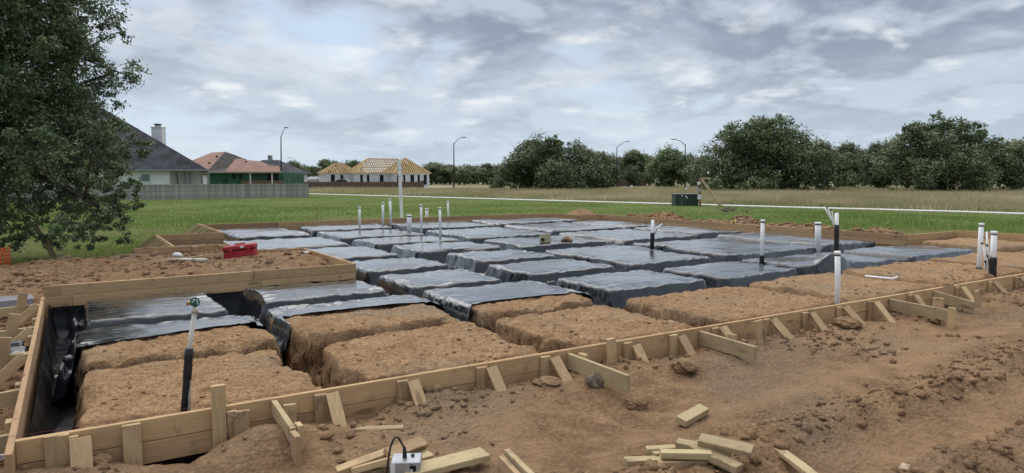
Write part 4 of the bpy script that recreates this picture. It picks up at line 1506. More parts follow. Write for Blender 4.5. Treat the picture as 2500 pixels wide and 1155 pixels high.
def sheathed_house():
    d = 104.0
    k = d / FPX
    X = lambda px, y=0.0: ((px - 1250) * (d + y) - (600 - 1250) * d) / FPX
    Z = lambda py, y=0.0: CH + (435 - py) * (d + y) / FPX + 0.36
    M = local(600, d)
    e = thing('sheathed_house', M.translation, 'unfinished house with red roof underlay and green sheathed walls', 'house')
    ez = Z(421)
    part_box('wall', M, (X(506), 0.8, -.3), (X(688), 11, ez), M_GREEN, e)
    part_box('fascia', M, (X(503), 0.02, ez - .1), (X(688), 0.14, ez + .12), simple('fascia_tan', (0.4, 0.36, 0.3), 0.8), e)
    part_box('brick_plinth', M, (X(585), 0.6, -.3), (X(688), 0.79, Z(441)), simple('plinth_brick', (0.2, 0.13, 0.085), 0.9), e)
    for a, b, t, s in ((563, 568, 424, 438), (580, 585, 424, 437), (648, 664, 424, 441), (667, 675, 424, 441)):
        part_box('opening', M, (X(a), 0.74, Z(s)), (X(b), 0.84, Z(t)), M_DARK, e)
    for px in (609, 662):
        part_box('column', M, (X(px) - .08, 0.3, -.3), (X(px) + .08, 0.46, ez - .1), M_WHITE, e)
    # main mass: dark brown front hip, underlay on the left slope, ridge running back
    def V(px, py, y):
        return (X(px, y), y, Z(py, y))
    A, B, C_ = V(553, 371, 7.0), V(520, 373, 10.0), (X(503), 0.1, ez)
    Dv, Ev = (X(600), 0.1, ez), V(471, 392, 9)
    part_poly('front_slope', M, [C_, Dv, V(612, 398, 7), A], [(0, 1, 2, 3)], M_DKROOF, e, 0.15)
    part_poly('left_slope', M, [C_, A, B, Ev], [(0, 1, 2, 3)], M_DECK, e, 0.15)
    part_poly('rear_slope', M, [A, V(625, 398, 9), (X(640, 14), 14, ez), (X(470, 14), 14, ez), Ev, B], [(0, 1, 2, 3, 4, 5)], M_DECK, e)
    part_poly('ridge_slope', M, [V(560, 375, 7.4), V(606, 396, 6.8), V(625, 400, 9), V(576, 379, 9)], [(0, 1, 2, 3)], M_DECK, e, 0.1)
    v = [(X(548), 0.0, ez), (X(687), 0.0, ez), V(681, 406, 2.4), V(657, 405, 2.4), V(637, 394, 5), V(577, 388, 5)]
    rf = part_poly('garage_slope', M, v, [(0, 1, 2, 3, 4, 5)], M_DECK, e, 0.15)
    part_poly('garage_rear_slope', M, [v[5], v[4], v[3], v[2], (X(686, 9), 9, ez), (X(575, 9), 9, ez)], [(0, 1, 2, 3, 4, 5)], M_DKROOF, e)
    for px, py, yy in ((602, 396, 3.9), (532, 383, 5.3), (513, 399, 3.2)):
        part_box('roof_vent', M, (X(px, yy) - .12, yy - .2, Z(py, yy) - .1), (X(px, yy) + .12, yy + .1, Z(py, yy) + .18), M_LAMP, rf)


sheathed_house()


def plain_house(label, px0, px1, pe, pr, d, roof, wall, lx, rx, chim=None):
    k = d / FPX
    pc = (px0 + px1) / 2
    X = lambda px: (px - pc) * k
    Z = lambda py: CH + (435 - py) * k + 0.36
    M = local(pc, d)
    e = thing('distant_house', M.translation, label, 'house')
    part_box('wall', M, (X(px0) + .6, .6, -.3), (X(px1) - .6, 11.4, Z(pe)), wall, e)
    part_poly('roof', M, *hip(X(px0), X(px1), 0, 12, Z(pe), Z(pr), rx * k, lx * k), roof, e, 0.2)
    for q in (0.25, 0.6):
        xc = X(px0 + (px1 - px0) * q)
        window(M, xc - .5, xc + .5, Z(pe) - 1.7, Z(pe) - .5, .6, M_WHITE, M_GLASS, e)
    if chim:
        part_box('chimney', M, (X(chim), 5, Z(pr) - 1), (X(chim + 8), 6, Z(pr) + 0.9), M_GREYT, e)


plain_house('grey-roofed house with a chimney behind the red underlay roof', 575, 716, 423, 389, 135, M_SHING, M_WHITE, 40, 60, 633)
plain_house('low grey roof peeking between the white house and the red underlay roof', 462, 540, 425, 384, 140, M_SHING, M_WHITE, 10, 30)
plain_house('small pale outbuilding behind the brown panel fence', 738, 772, 438, 431, 190, M_GREYT, M_WHITE, 3, 3)


def framed_house():
    d = 146.0
    k = d / FPX
    yaw = 0.55
    M = local(918, d, yaw)
    e = thing('framed_house', M.translation, 'house under construction with bare yellow rafters and white wrapped walls', 'house')
    wrap = simple('house_wrap', (0.62, 0.63, 0.65), 0.6, var=0.1, scale=1.6, dirt=((0.2, 0.21, 0.25), 1.4, 0.6))
    M_RAF = simple('rafter_pine', (0.54, 0.39, 0.2), 0.8, obvar=0.22)
    wh = CH + (435 - 423) * k + 0.36
    up = Vector((0, 0, 1))

    def raf(a, b, w=0.12):
        a, b = M @ Vector(a), M @ Vector(b)
        beam('rafter', a, b, w, 0.2, M_RAF, e, c=0.0, jit=0)

    def mass(x0, x1, y0, y1, zr, sp=0.46):
        part_box('wall', M, (x0 + .3, y0 + .3, -.3), (x1 - .3, y1 - .3, wh), wrap, e)
        ym, xm = (y0 + y1) / 2, (x0 + x1) / 2
        run = min(y1 - y0, x1 - x0) / 2
        alongx = (x1 - x0) >= (y1 - y0)
        if alongx:
            r0, r1 = (x0 + run, ym, zr), (x1 - run, ym, zr)
        else:
            r0, r1 = (xm, y0 + run, zr), (xm, y1 - run, zr)
        raf(r0, r1, 0.12)
        cor = [(x0, y0, wh), (x1, y0, wh), (x1, y1, wh), (x0, y1, wh)]
        for c in cor:
            tgt = r0 if (Vector(c) - Vector(r0)).length < (Vector(c) - Vector(r1)).length else r1
            raf(c, tgt, 0.12)
        pk = lambda s: min(1, s / run)
        for x in np.arange(x0 + sp, x1 - .1, sp):
            s = min(x - x0, x1 - x)
            f = pk(s)
            lim = run if alongx or True else run
            yy = min(s, run) if alongx else min(s, run)
            z = wh + (zr - wh) * min(1, yy / run)
            raf((x, y0, wh), (x, y0 + yy, z))
            raf((x, y1, wh), (x, y1 - yy, z))
        for y in np.arange(y0 + sp, y1 - .1, sp):
            s = min(y - y0, y1 - y)
            xx = min(s, run)
            z = wh + (zr - wh) * min(1, xx / run)
            raf((x0, y, wh), (x0 + xx, y, z))
            raf((x1, y, wh), (x1 - xx, y, z))
        for c0, c1 in ((0, 1), (1, 2), (2, 3), (3, 0)):
            raf(cor[c0], cor[c1], 0.12)
        for t in (0.45,):
            raf((x0 + run * t, ym - run * (1 - t) * .9, wh + (zr - wh) * t * .9), (x1 - run * t, ym - run * (1 - t) * .9, wh + (zr - wh) * t * .9))

    zr = CH + (435 - 386) * k + 0.36
    mass(2.2, 10.6, -4.5, 3.5, zr)
    mass(-5.0, 9.6, -2.0, 6.0, zr - 0.12, 0.5)
    mass(-10.4, -3.0, 1.0, 7.0, zr - 1.1, 0.5)
    for x, w_, y in ((3.0, .8, -4.2), (4.4, .4, -4.2), (6.0, .8, -4.2), (7.6, .5, -4.2), (9.0, .7, -4.2), (-4.0, .5, -1.7), (-2.6, .5, -1.7), (0.2, .8, -1.7), (-9.2, .8, 1.3), (-7.2, .6, 1.3)):
        part_box('opening', M, (x, y - .06, 0.5), (x + w_, y + .04, wh - .35), M_DARK, e)


framed_house()


# ------------------------------------------------------------------ street lamps
def lamp(label, px, yt, yb, d, arm, ax):
    """arm: (dx px, dy px) of the luminaire from the shaft top; ax: direction in depth"""
    b = P2(px, yb, d)
    k = d / FPX
    t = Q(px, yt - arm[1], d)
    e = thing('street_lamp', b, label, 'street lamp', 'street lamps along the road')
    tube('shaft', [b - Vector((0, 0, .2)), b.lerp(t, .5), t], [0.13, 0.1, 0.075], M_LAMP, e, 10)
    tube('base_collar', [b - Vector((0, 0, .1)), b + Vector((0, 0, 0.5))], 0.19, M_LAMP, e, 10)
    rt, fw = Vector((RV[0], RV[1], 0)), Vector((FV[0], FV[1], 0))
    h = t + rt * arm[0] * k + fw * ax + Vector((0, 0, -arm[1] * k))
    mid = t.lerp(h, 0.5) + Vector((0, 0, 0.12))
    tube('arm', [t - Vector((0, 0, 0.15)), mid, h], [0.055, 0.045, 0.04], M_LAMP, e, 8)
    dr = (h - t).normalized()
    dr.z = 0
    dr.normalize()
    link('luminaire', box_mesh('luminaire', 0.75, 0.3, 0.12, 0.03), M_LAMP, e, frame(h - dr * 0.1, h + dr * 0.6))


lamp('black street lamp rising behind the grey picket fence', 686, 310, 442, 105, (4, -22), 1.5)
lamp('black street lamp on open grass beside the framed house', 1108, 335, 455, 118, (20, -14), 0.6)
lamp('black street lamp between the rounded oak and the small round oak', 1506, 345, 450, 135, (24, -14), 0.6)
lamp('black street lamp with a small white notice at its foot', 1673, 340, 458, 105, (-23, -12), 0.4)
lamp('far small street lamp behind the grey-roofed house', 722, 385, 440, 210, (-16, -6), 0.3)


# ------------------------------------------------------------------ utility cabinet, meter post, notices
def utilities():
    d = 46.0
    k = d / FPX
    M = local(1679, d)
    Z = lambda py: CH + (435 - py) * k + 0.36
    X = lambda px: (px - 1679) * k
    g = simple('cabinet_green', (0.022, 0.042, 0.032), 0.55)
    e = thing('utility_cabinet', M.translation, 'dark green electrical cabinet standing in the grass', 'utility cabinet')
    part_box('cabinet_body', M, (X(1650), 0, -.1), (X(1706), 1.1, Z(475.5)), g, e, 0.02)
    part_box('cabinet_lid', M, (X(1649), -.04, Z(475.5) + .003), (X(1707), 1.14, Z(473)), simple('lid_green', (0.09, 0.12, 0.1), 0.5), e, 0.02)
    part_box('door_seam', M, (X(1665), -.012, -.05), (X(1666.2), -.002, Z(476.5)), M_GREYT, e, 0.0)
    for a, b, s, t in ((1664, 1668, 478.5, 475.8), (1674, 1677.5, 482, 477.5), (1678, 1680.5, 484.5, 482)):
        part_box('notice', M, (X(a), -.02, Z(s)), (X(b), -.013, Z(t)), M_LABEL, e, 0.0)
    e = thing('meter_post', M @ Vector((X(1705), -0.4, 0)), 'wooden meter post with white boxes and a slanted brace', 'meter post')
    part_box('post', M, (X(1702.5), -.5, -.3), (X(1708), -.38, Z(434)), W_OLD, e)
    part_box('meter', M, (X(1697), -.62, Z(451)), (X(1704), -.51, Z(444)), M_LABEL, e, 0.02)
    part_box('breaker_box', M, (X(1695.5), -.66, Z(469)), (X(1705), -.51, Z(458)), simple('beige_box', (0.4, 0.33, 0.27), 0.6), e, 0.01)
    part_box('conduit', M, (X(1700), -.6, Z(458)), (X(1702), -.52, Z(451)), M_LAMP, e, 0.0)
    part_box('permit_sheet', M, (X(1699), -.56, Z(486)), (X(1707), -.52, Z(474)), M_LABEL, e, 0.0)
    beam('cross_piece', M @ Vector((X(1709), -.46, Z(435.5))), M @ Vector((X(1730), -.46, Z(435.5))), 0.08, 0.12, W_PALE, e)
    beam('brace', M @ Vector((X(1707.5), -.44, Z(437))), M @ Vector((X(1747), -1.6, -.1)), 0.1, 0.15, W_PALE, e)
    beam('brace_stake', M @ Vector((X(1745), -1.7, -.2)), M @ Vector((X(1745.5), -1.7, .35)), 0.05, 0.09, W_PALE, e)
    # notices standing in the field
    for lab, px, py, dd, w, h in (('small white notice on thin wire legs beside the lamp foot', 1676, 460, 90, 5, 5), ('two-legged white yard sign in the far field', 1542, 456, 110, 8, 8),
                                  ('smaller pale yard sign beside the two-legged one', 1526, 456.5, 110, 6, 4)):
        kk = dd / FPX
        Mn = local(px, dd)
        zt = CH + (435 - py + h / 2) * kk + .36
        zb = CH + (435 - py - h / 2) * kk + .36
        e = thing('yard_sign', Mn.translation, lab, 'sign', 'small signs in the field')
        part_box('sign_board', Mn, (-w / 2 * kk, -.01, zb), (w / 2 * kk, .01, zt), M_LABEL, e, 0.0)
        for s in (-.3, .3):
            part_box('sign_leg', Mn, (s * w * kk - .015, .012, -.1), (s * w * kk + .015, .03, zb + .05), M_LAMP, e, 0.0)
    # survey stake in the grass behind the rear form
    b = P(774, 540, -.33)
    tag(beam('survey_stake', b - Vector((0, 0, .2)), Q(774, 504, depth(b)), 0.04, 0.04, W_OLD), 'thin dark survey stake standing in the grass behind the rear form', 'stake')
    # brushwood and a yellow cord on the right-hand heap
    c = P(1790, 518, -.33)
    e = thing('brushwood', c, 'small heap of grey dead branches in the grass near the meter post', 'brushwood')
    tw = simple('dead_twig', (0.15, 0.13, 0.11), 0.9)
    for i in range(22):
        a = c + Vector((R_.uniform(-.9, .9), R_.uniform(-.5, .5), R_.uniform(0, .1)))
        an = R_.uniform(0, 6.28)
        q = a + Vector((math.cos(an) * R_.uniform(.3, .7), math.sin(an) * R_.uniform(.3, .7), R_.uniform(.02, .28)))
        tube('branch', [a, a.lerp(q, .5) + Vector((0, 0, .05)), q], [.022, .016, .006], tw, e, 5)
    pts = []
    for i in range(14):
        p = P(1748 + i * 4.2, 544 + 3 * math.sin(i * 1.1), 0.05)
        p.z = max(ground_z(p), -.2) + 0.03
        pts.append(p)
    tag(tube('yellow_cord', pts, 0.014, simple('cord_yellow', (0.6, 0.42, 0.03), 0.6), None, 6), 'yellow cord lying on the soil heap along the right-hand form', 'cord')


utilities()


# ------------------------------------------------------------------ small parked cars behind the brown fence
def parked_car(label, px, d, col, L=4.6):
    M = local(px, d, 0.1)
    e = thing('parked_car', M.translation, label, 'car', 'cars parked behind the brown fence')
    body = simple('car_paint_' + col[0], col[1], 0.3, spec=0.6)
    prof = [(-L / 2, .35), (-L / 2, .95), (-L * .36, 1.05), (-L * .2, 1.62), (L * .17, 1.66), (L * .3, 1.08), (L / 2, .95), (L / 2, .35)]
    n = len(prof)
    vs = [(x, y, z) for y in (-.88, .88) for x, z in prof]
    fs = [tuple(range(n - 1, -1, -1))[::-1], tuple(n + i for i in range(n))[::-1]] + [(i, i + n, (i + 1) % n + n, (i + 1) % n) for i in range(n)]
    part_poly('car_body', M, vs, fs, body, e)
    part_poly('side_window', M, [(-L * .31, -.89, 1.08), (L * .25, -.89, 1.1), (L * .15, -.89, 1.56), (-L * .18, -.89, 1.54)], [(0, 1, 2, 3)], M_LAMP, e, 0.01)
    for x in (-L * .3, L * .31):
        for y in (-.84, .84):
            a, b = M @ Vector((x, y - .1, .34)), M @ Vector((x, y + .1, .34))
            tube('wheel', [a, b], 0.34, M_LAMP, e, 14)


parked_car('white car parked behind the brown fence, next to the pale outbuilding', 790, 165, ('white', (0.6, 0.6, 0.6)))
parked_car('dark car parked behind the brown fence by the grey-roofed house', 742, 165, ('dark', (0.05, 0.05, 0.055)))
parked_car('silver car parked behind the brown fence near the framed house wall', 836, 138, ('silver', (0.45, 0.46, 0.46)))


# ------------------------------------------------------------------ trees
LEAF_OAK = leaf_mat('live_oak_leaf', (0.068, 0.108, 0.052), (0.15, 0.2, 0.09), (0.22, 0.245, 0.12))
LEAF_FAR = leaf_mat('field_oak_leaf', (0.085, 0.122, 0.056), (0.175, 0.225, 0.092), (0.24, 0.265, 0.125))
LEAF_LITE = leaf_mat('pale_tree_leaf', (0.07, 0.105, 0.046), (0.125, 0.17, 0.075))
BARK = simple('bark', (0.055, 0.047, 0.04), 0.95, var=0.3, scale=5, bump=0.03)


def leaf_quads(c, outward, ln, wd, rng):
    """rhombic leaves: centres c (n,3), preferred normals outward (n,3)"""
    n = len(c)
    nr = outward + rng.normal(0, 0.75, (n, 3))
    nr /= np.linalg.norm(nr, axis=1, keepdims=True) + 1e-9
    a = np.cross(nr, rng.normal(0, 1, (n, 3)))
    a /= np.linalg.norm(a, axis=1, keepdims=True) + 1e-9
    b = np.cross(nr, a)
    s = rng.uniform(0.65, 1.3, (n, 1))
    a, b = a * ln * s, b * wd * s
    fold = nr * wd * 0.35 * s
    v = np.stack([c - a, c + b + fold, c + a, c - b + fold], 1).reshape(-1, 3)
    f = np.arange(4 * n).reshape(n, 4)
    return v, f


def crown_mesh(blobs, n, ln, wd, seed, clump=0.22, clumps_per=26, squash=0.8):
    """blobs: (x, y, z, r) in the tree's own frame; leaves gather in clumps near blob surfaces"""
    rng = np.random.default_rng(seed)
    bl = np.array(blobs)
    wgt = bl[:, 3] ** 2
    cen, out, size, tint = [], [], [], []
    for (x, y, z, r), w in zip(bl, wgt):
        m = max(5, int(clumps_per * (w / wgt.mean())))
        d = rng.normal(0, 1, (m, 3))
        d /= np.linalg.norm(d, axis=1, keepdims=True)
        rr = r * rng.uniform(0.35, 1.08, (m, 1)) ** 0.6
        cen.append(np.array([x, y, z]) + d * rr * np.array([1, 1, squash]))
        out.append(d)
        size.append(np.full(m, r))
        tint.append(np.clip(0.45 + 0.25 * d[:, 2] + rng.normal(0, 0.3, m), 0, 1))  # light from above put into the tint: upper clumps paler
    cen, out, size, tint = map(np.concatenate, (cen, out, size, tint))
    sel = rng.integers(0, len(cen), n)
    off = rng.normal(0, 1, (n, 3)) * (size[sel] * clump * rng.uniform(0.6, 1.3, len(cen))[sel])[:, None]
    c = cen[sel] + off * np.array([1, 1, 0.75])
    o = out[sel] * 0.6 + off / (np.linalg.norm(off, axis=1, keepdims=True) + 1e-6) * 0.5 + np.array([0, 0, 0.45])
    v, f = leaf_quads(c, o, ln, wd, rng)
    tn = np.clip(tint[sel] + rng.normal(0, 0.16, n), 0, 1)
    return mesh_np('crown', v, f, False, {'tint': ('FACE', tn)})


def limbs_mesh(base, targets, r0, rng, h_split=0.3, segs=8, spread=0.5):
    vs, fs = [], []

    def add(pts, rad, sg):
        v, f = tube_data(pts, rad, sg)
        k = len(vs)
        vs.extend(v)
        fs.extend([tuple(i + k for i in q) for q in f])
    top = max(t[2] for t in targets)
    fork = Vector((base[0], base[1], base[2] + (top - base[2]) * h_split))
    add([Vector(base) - Vector((0, 0, .4)), Vector(base) + Vector((0.1 * r0, 0, 0.3)), Vector(base).lerp(fork, .6), fork], [r0 * 1.35, r0 * 1.05, r0 * .9, r0 * .8], segs + 4)
    for t in targets:
        t = Vector(t)
        mid = fork.lerp(t, 0.5) + Vector((rng.normal(0, .12), rng.normal(0, .12), 0.18)) * (t - fork).length * spread
        rr = r0 * 0.42
        pts = [fork - Vector((0, 0, .2 * r0)), fork.lerp(mid, .5) + Vector((0, 0, .05)), mid, mid.lerp(t, .6), t]
        add(pts, [rr * 1.3, rr, rr * .7, rr * .4, rr * .1], segs)
        for _ in range(3):
            s = mid.lerp(t, rng.uniform(0.1, 0.8))
            q = s + Vector(rng.normal(0, 1, 3)) * (t - fork).length * 0.22
            add([s, s.lerp(q, .5) + Vector(rng.normal(0, .04, 3)), q], [rr * .35, rr * .2, rr * .05], 5)
    return mesh_py('trunk', vs, fs, True)


def survey_tree(name, label, trunk_px, d, blobs_px, n, ln, wd, mat, seed, r0=0.45, group=None, clump=0.185, cper=26, depth_j=0.5, base_z=-0.36, hs=0.3, sq=0.85, base=None):
    """tree whose crown lobes were measured in the photograph and given their own spread in depth"""
    rng = np.random.default_rng(seed)
    b = Q(trunk_px, 435, d) if base is None else base
    b.z = base_z
    k = d / FPX
    fw = Vector((FV[0], FV[1], 0))
    bl = []
    for px, py, r in blobs_px:
        dd = d + rng.normal(0, 1) * depth_j * r * k
        p = Q(px, py, dd) - b
        bl.append((p.x, p.y, p.z, r * dd / FPX))
    xs = [q[0] for q in blobs_px]
    w = (max(xs) - min(xs)) * k
    # back and front lobes so that the crown is as deep as it is wide
    for px, py, r in blobs_px:
        for s in (-1, 1):
            if rng.random() < 0.55 and 0 <= depth_j:
                dd = d + s * rng.uniform(0.15, 0.36) * w
                p = Q(px, py, d) + fw * (dd - d) * 0.9 - b
                p += Vector((RV[0], RV[1], 0)) * rng.normal(0, .05) * w
                bl.append((p.x, p.y, p.z - 0.03 * w, r * k * 0.85))
    e = thing(name, b, label, 'tree', group)
    link('crown', crown_mesh(bl, n, ln, wd, seed, clump, cper, sq), mat, e, Matrix.Translation(b))
    tg = [bl[i][:3] for i in rng.permutation(len(bl))[:16]]
    link('trunk', limbs_mesh((0, 0, 0), tg, r0, rng, hs), BARK, e, Matrix.Translation(b))


# the near live oak whose crown hangs in from the left
OAK = [(40, 40, 120), (130, 60, 70), (165, 30, 45), (150, 130, 75), (195, 130, 42), (60, 180, 120), (150, 210, 55), (40, 300, 120), (130, 300, 90), (200, 300, 62), (215, 350, 70),
       (270, 330, 45), (290, 300, 20), (280, 390, 45), (120, 380, 70), (50, 400, 80), (230, 420, 55), (285, 440, 38), (250, 470, 42), (310, 495, 34), (270, 520, 44), (215, 530, 44),
       (240, 570, 32), (180, 500, 36), (120, 490, 40), (50, 490, 60), (30, 550, 50), (70, 560, 36), (20, 600, 38), (150, 440, 40), (-80, 60, 150), (-120, 220, 160), (-110, 380, 150), (-60, 500, 90),
       (-20, -90, 150), (110, -60, 100), (-200, 120, 170), (-230, 320, 150), (60, -160, 120)]
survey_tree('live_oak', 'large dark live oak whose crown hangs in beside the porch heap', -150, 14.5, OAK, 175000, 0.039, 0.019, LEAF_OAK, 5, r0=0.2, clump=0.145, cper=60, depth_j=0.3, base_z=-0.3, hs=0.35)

G_FIELD = 'oaks standing in the field'
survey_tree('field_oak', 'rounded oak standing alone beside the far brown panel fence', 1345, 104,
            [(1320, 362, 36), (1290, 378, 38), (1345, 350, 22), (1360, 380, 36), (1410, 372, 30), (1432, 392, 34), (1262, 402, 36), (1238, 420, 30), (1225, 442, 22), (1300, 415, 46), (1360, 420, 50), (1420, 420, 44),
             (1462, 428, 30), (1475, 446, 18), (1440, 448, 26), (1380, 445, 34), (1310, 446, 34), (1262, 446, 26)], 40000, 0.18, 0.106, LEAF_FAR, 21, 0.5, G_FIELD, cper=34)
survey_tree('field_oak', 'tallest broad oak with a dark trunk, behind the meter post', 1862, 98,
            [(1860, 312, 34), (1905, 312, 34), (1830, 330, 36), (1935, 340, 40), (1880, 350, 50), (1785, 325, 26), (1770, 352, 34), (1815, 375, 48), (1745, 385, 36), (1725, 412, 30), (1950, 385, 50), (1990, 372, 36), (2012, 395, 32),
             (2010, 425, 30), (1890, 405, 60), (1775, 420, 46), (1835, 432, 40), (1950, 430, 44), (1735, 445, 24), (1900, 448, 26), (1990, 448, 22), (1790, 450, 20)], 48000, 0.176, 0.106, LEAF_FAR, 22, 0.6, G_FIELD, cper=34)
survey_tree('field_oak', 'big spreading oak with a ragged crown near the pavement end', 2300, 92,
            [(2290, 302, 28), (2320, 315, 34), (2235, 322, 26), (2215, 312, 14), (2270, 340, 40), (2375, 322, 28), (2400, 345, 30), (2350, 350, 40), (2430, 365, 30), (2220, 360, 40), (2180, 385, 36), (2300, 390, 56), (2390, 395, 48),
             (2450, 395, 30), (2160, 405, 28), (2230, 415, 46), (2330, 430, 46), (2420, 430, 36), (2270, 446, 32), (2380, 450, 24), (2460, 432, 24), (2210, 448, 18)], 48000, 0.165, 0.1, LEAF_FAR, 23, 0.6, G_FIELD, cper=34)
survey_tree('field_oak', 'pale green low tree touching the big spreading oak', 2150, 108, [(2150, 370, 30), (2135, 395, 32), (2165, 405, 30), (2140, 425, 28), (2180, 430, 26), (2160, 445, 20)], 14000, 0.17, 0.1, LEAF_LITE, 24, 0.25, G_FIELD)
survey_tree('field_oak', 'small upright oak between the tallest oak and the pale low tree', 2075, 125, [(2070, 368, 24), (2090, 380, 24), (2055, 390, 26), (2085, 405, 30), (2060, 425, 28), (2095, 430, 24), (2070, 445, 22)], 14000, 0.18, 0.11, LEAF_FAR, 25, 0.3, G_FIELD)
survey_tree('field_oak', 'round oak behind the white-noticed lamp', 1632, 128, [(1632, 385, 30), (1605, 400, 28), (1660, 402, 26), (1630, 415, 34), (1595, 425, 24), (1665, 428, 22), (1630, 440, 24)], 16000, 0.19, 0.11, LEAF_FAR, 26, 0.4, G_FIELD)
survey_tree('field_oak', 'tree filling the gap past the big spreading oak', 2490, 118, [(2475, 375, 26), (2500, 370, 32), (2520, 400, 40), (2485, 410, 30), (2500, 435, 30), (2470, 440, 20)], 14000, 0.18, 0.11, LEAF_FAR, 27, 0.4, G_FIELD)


# background wood: copies of a few trees, each a thing of its own
def proto_crown(seed, mat_i):
    rng = np.random.default_rng(seed)
    bl = []
    for i in range(11):
        a = rng.uniform(0, 6.28)
        rr = rng.uniform(0, 2.6)
        z = rng.uniform(1.6, 6.8)
        bl.append((rr * math.cos(a) * (1.1 - z / 14), rr * math.sin(a) * (1.1 - z / 14), z, rng.uniform(1.1, 1.9)))
    me = crown_mesh(bl, 6000, 0.2, 0.12, seed, 0.24, 22)
    me.materials.append((LEAF_FAR, LEAF_LITE)[mat_i])
    tr = limbs_mesh((0, 0, 0), [b[:3] for b in bl[:8]], 0.24, rng, 0.35, 6)
    tr.materials.append(BARK)
    return me, tr


PROTO = [proto_crown(60 + i, 1 if i == 3 else 0) for i in range(5)]
WOOD = []
rw = random.Random(31)


def back_tree(px, top, d, var, wx=1.0, lab='tree'):
    b = Q(px, 435, d)
    b.z = -0.36
    h = (435 - top) * d / FPX + CH + 0.36
    s = h / 8.2
    e = thing('background_tree', b, lab[0], 'tree', lab[1])
    M = Matrix.Translation(b) @ Matrix.Rotation(rw.uniform(0, 6.28), 4, 'Z') @ Matrix.Diagonal((s * wx, s * wx, s, 1))
    link('crown', PROTO[var][0], None, e, M)
    link('trunk', PROTO[var][1], None, e, M)


L1 = ('dark tree in the wood line between the rounded oak and the lamps', 'trees of the wood line right of the rounded oak')
L2 = ('tree in the low wood line beyond the framed house and road', 'trees of the low wood line beyond the road')
for px, top, d, v in ((1462, 372, 150, 0), (1490, 376, 165, 1), (1520, 374, 170, 2), (1548, 366, 160, 4), (1572, 378, 175, 0), (1500, 398, 150, 3), (1535, 402, 152, 3), (1445, 385, 160, 2), (1585, 392, 160, 1)):
    back_tree(px, top, d, v, rw.uniform(1.0, 1.3), L1)
for i in range(20):
    px = 1018 + i * 11.5
    back_tree(px, rw.uniform(397, 411) + (6 if i < 3 else 0), rw.uniform(185, 235), (0, 1, 2, 4)[i % 4], rw.uniform(1.3, 1.9), L2)
for lab, grp, rows in (
        ('tree of the wood behind the tallest broad oak, on the lamp side', 'trees behind the tallest oak', ((1690, 372, 160, 3), (1712, 380, 150, 0), (1690, 400, 170, 2))),
        ('tree of the wood between the tallest broad oak and the small upright oak', 'trees beside the small upright oak', ((2020, 385, 150, 1), (2040, 352, 150, 2))),
        ('tree of the wood between the small upright oak and the pale low tree', 'trees beside the pale low tree', ((2105, 372, 160, 4), (2128, 388, 150, 0))),
        ('tree of the wood past the big spreading oak', 'trees past the big spreading oak', ((2440, 345, 140, 1), (2465, 338, 150, 2), (2500, 342, 150, 4), (2540, 345, 150, 0))),
        ('dark tree rising behind the grey-roofed house with the chimney', 'trees behind the grey-roofed house', ((718, 394, 200, 0), (738, 402, 220, 1), (700, 402, 190, 2), (640, 405, 190, 1))),
        ('dark tree behind the parked cars and the pale outbuilding', 'trees behind the outbuilding', ((768, 400, 230, 2), (795, 389, 210, 4), (815, 394, 215, 0), (780, 408, 240, 3), (755, 408, 230, 0))),
        ('dark tree showing over the lower roof of the framed house', 'trees over the framed house', ((862, 384, 200, 2), (845, 400, 210, 1))),
        ('dark tree just clear of the tall end of the framed house', 'trees at the end of the framed house', ((1000, 398, 205, 1), (1015, 405, 205, 4)))):
    for px, top, d, v in rows:
        back_tree(px, top, d, v, rw.uniform(1.0, 1.45), (lab, grp))


# ------------------------------------------------------------------ grass
def grass(name, label, n, fn, hmin, hmax, w, mat, seed, lean=0.35):
    rng = np.random.default_rng(seed)
    x, y, hs = fn(rng, n)
    m = len(x)
    z = lawn_z(x, y)
    a = rng.uniform(0, math.pi * 2, m)
    h = rng.uniform(hmin, hmax, m) * hs
    dx, dy = np.cos(a) * w, np.sin(a) * w
    la = rng.uniform(0, math.pi * 2, m)
    lx, ly = np.cos(la) * h * lean * rng.uniform(0, 1, m), np.sin(la) * h * lean * rng.uniform(0, 1, m)
    v = np.stack([np.stack([x - dx, y - dy, z - .02], 1), np.stack([x + dx, y + dy, z - .02], 1), np.stack([x + lx, y + ly, z + h], 1)], 1).reshape(-1, 3)
    patch = fbm(x * 0.25, y * 0.25, seed, 3)
    near = np.exp(np.minimum(rect_sd(x, y, SOIL), 0) / 1.3)
    t = np.clip(0.45 + patch * 1.3 + 0.9 * near * (0.6 + fbm(x * .6, y * .6, 93, 2)) + rng.normal(0, 0.22, m), 0, 1)
    o = link(name, mesh_np(name, v, np.arange(3 * m).reshape(m, 3), False, {'tint': ('FACE', t)}), mat)
    tag(o, label, 'grass', None, 'stuff')


DSW = (SW1 - SW0).normalized()
NSW = Vector((-DSW.y, DSW.x, 0))


def side_of(x, y):
    return (x - SW0.x) * NSW.x + (y - SW0.y) * NSW.y


def in_view(rng, n, d0, d1, power=2.0):
    """plan points inside the surveyed wedge, denser close by"""
    t = rng.uniform(0, 1, n) ** power
    d = d0 + (d1 - d0) * t
    a = rng.uniform(-0.86, 0.86, n)
    return CU + d * FV[0] + d * a * RV[0], CV + d * FV[1] + d * a * RV[1], d


def lawn_pts(rng, n):
    x, y, d = in_view(rng, n, 13, 78, 1.5)
    ok = (grass_at(x, y) > 0.45) & (side_of(x, y) < -0.85) & (rect_sd(x, y, HOUSE) < -0.05)
    x, y = x[ok], y[ok]
    return x, y, 1 + 0.6 * fbm(x * 0.4, y * 0.4, 88, 2)


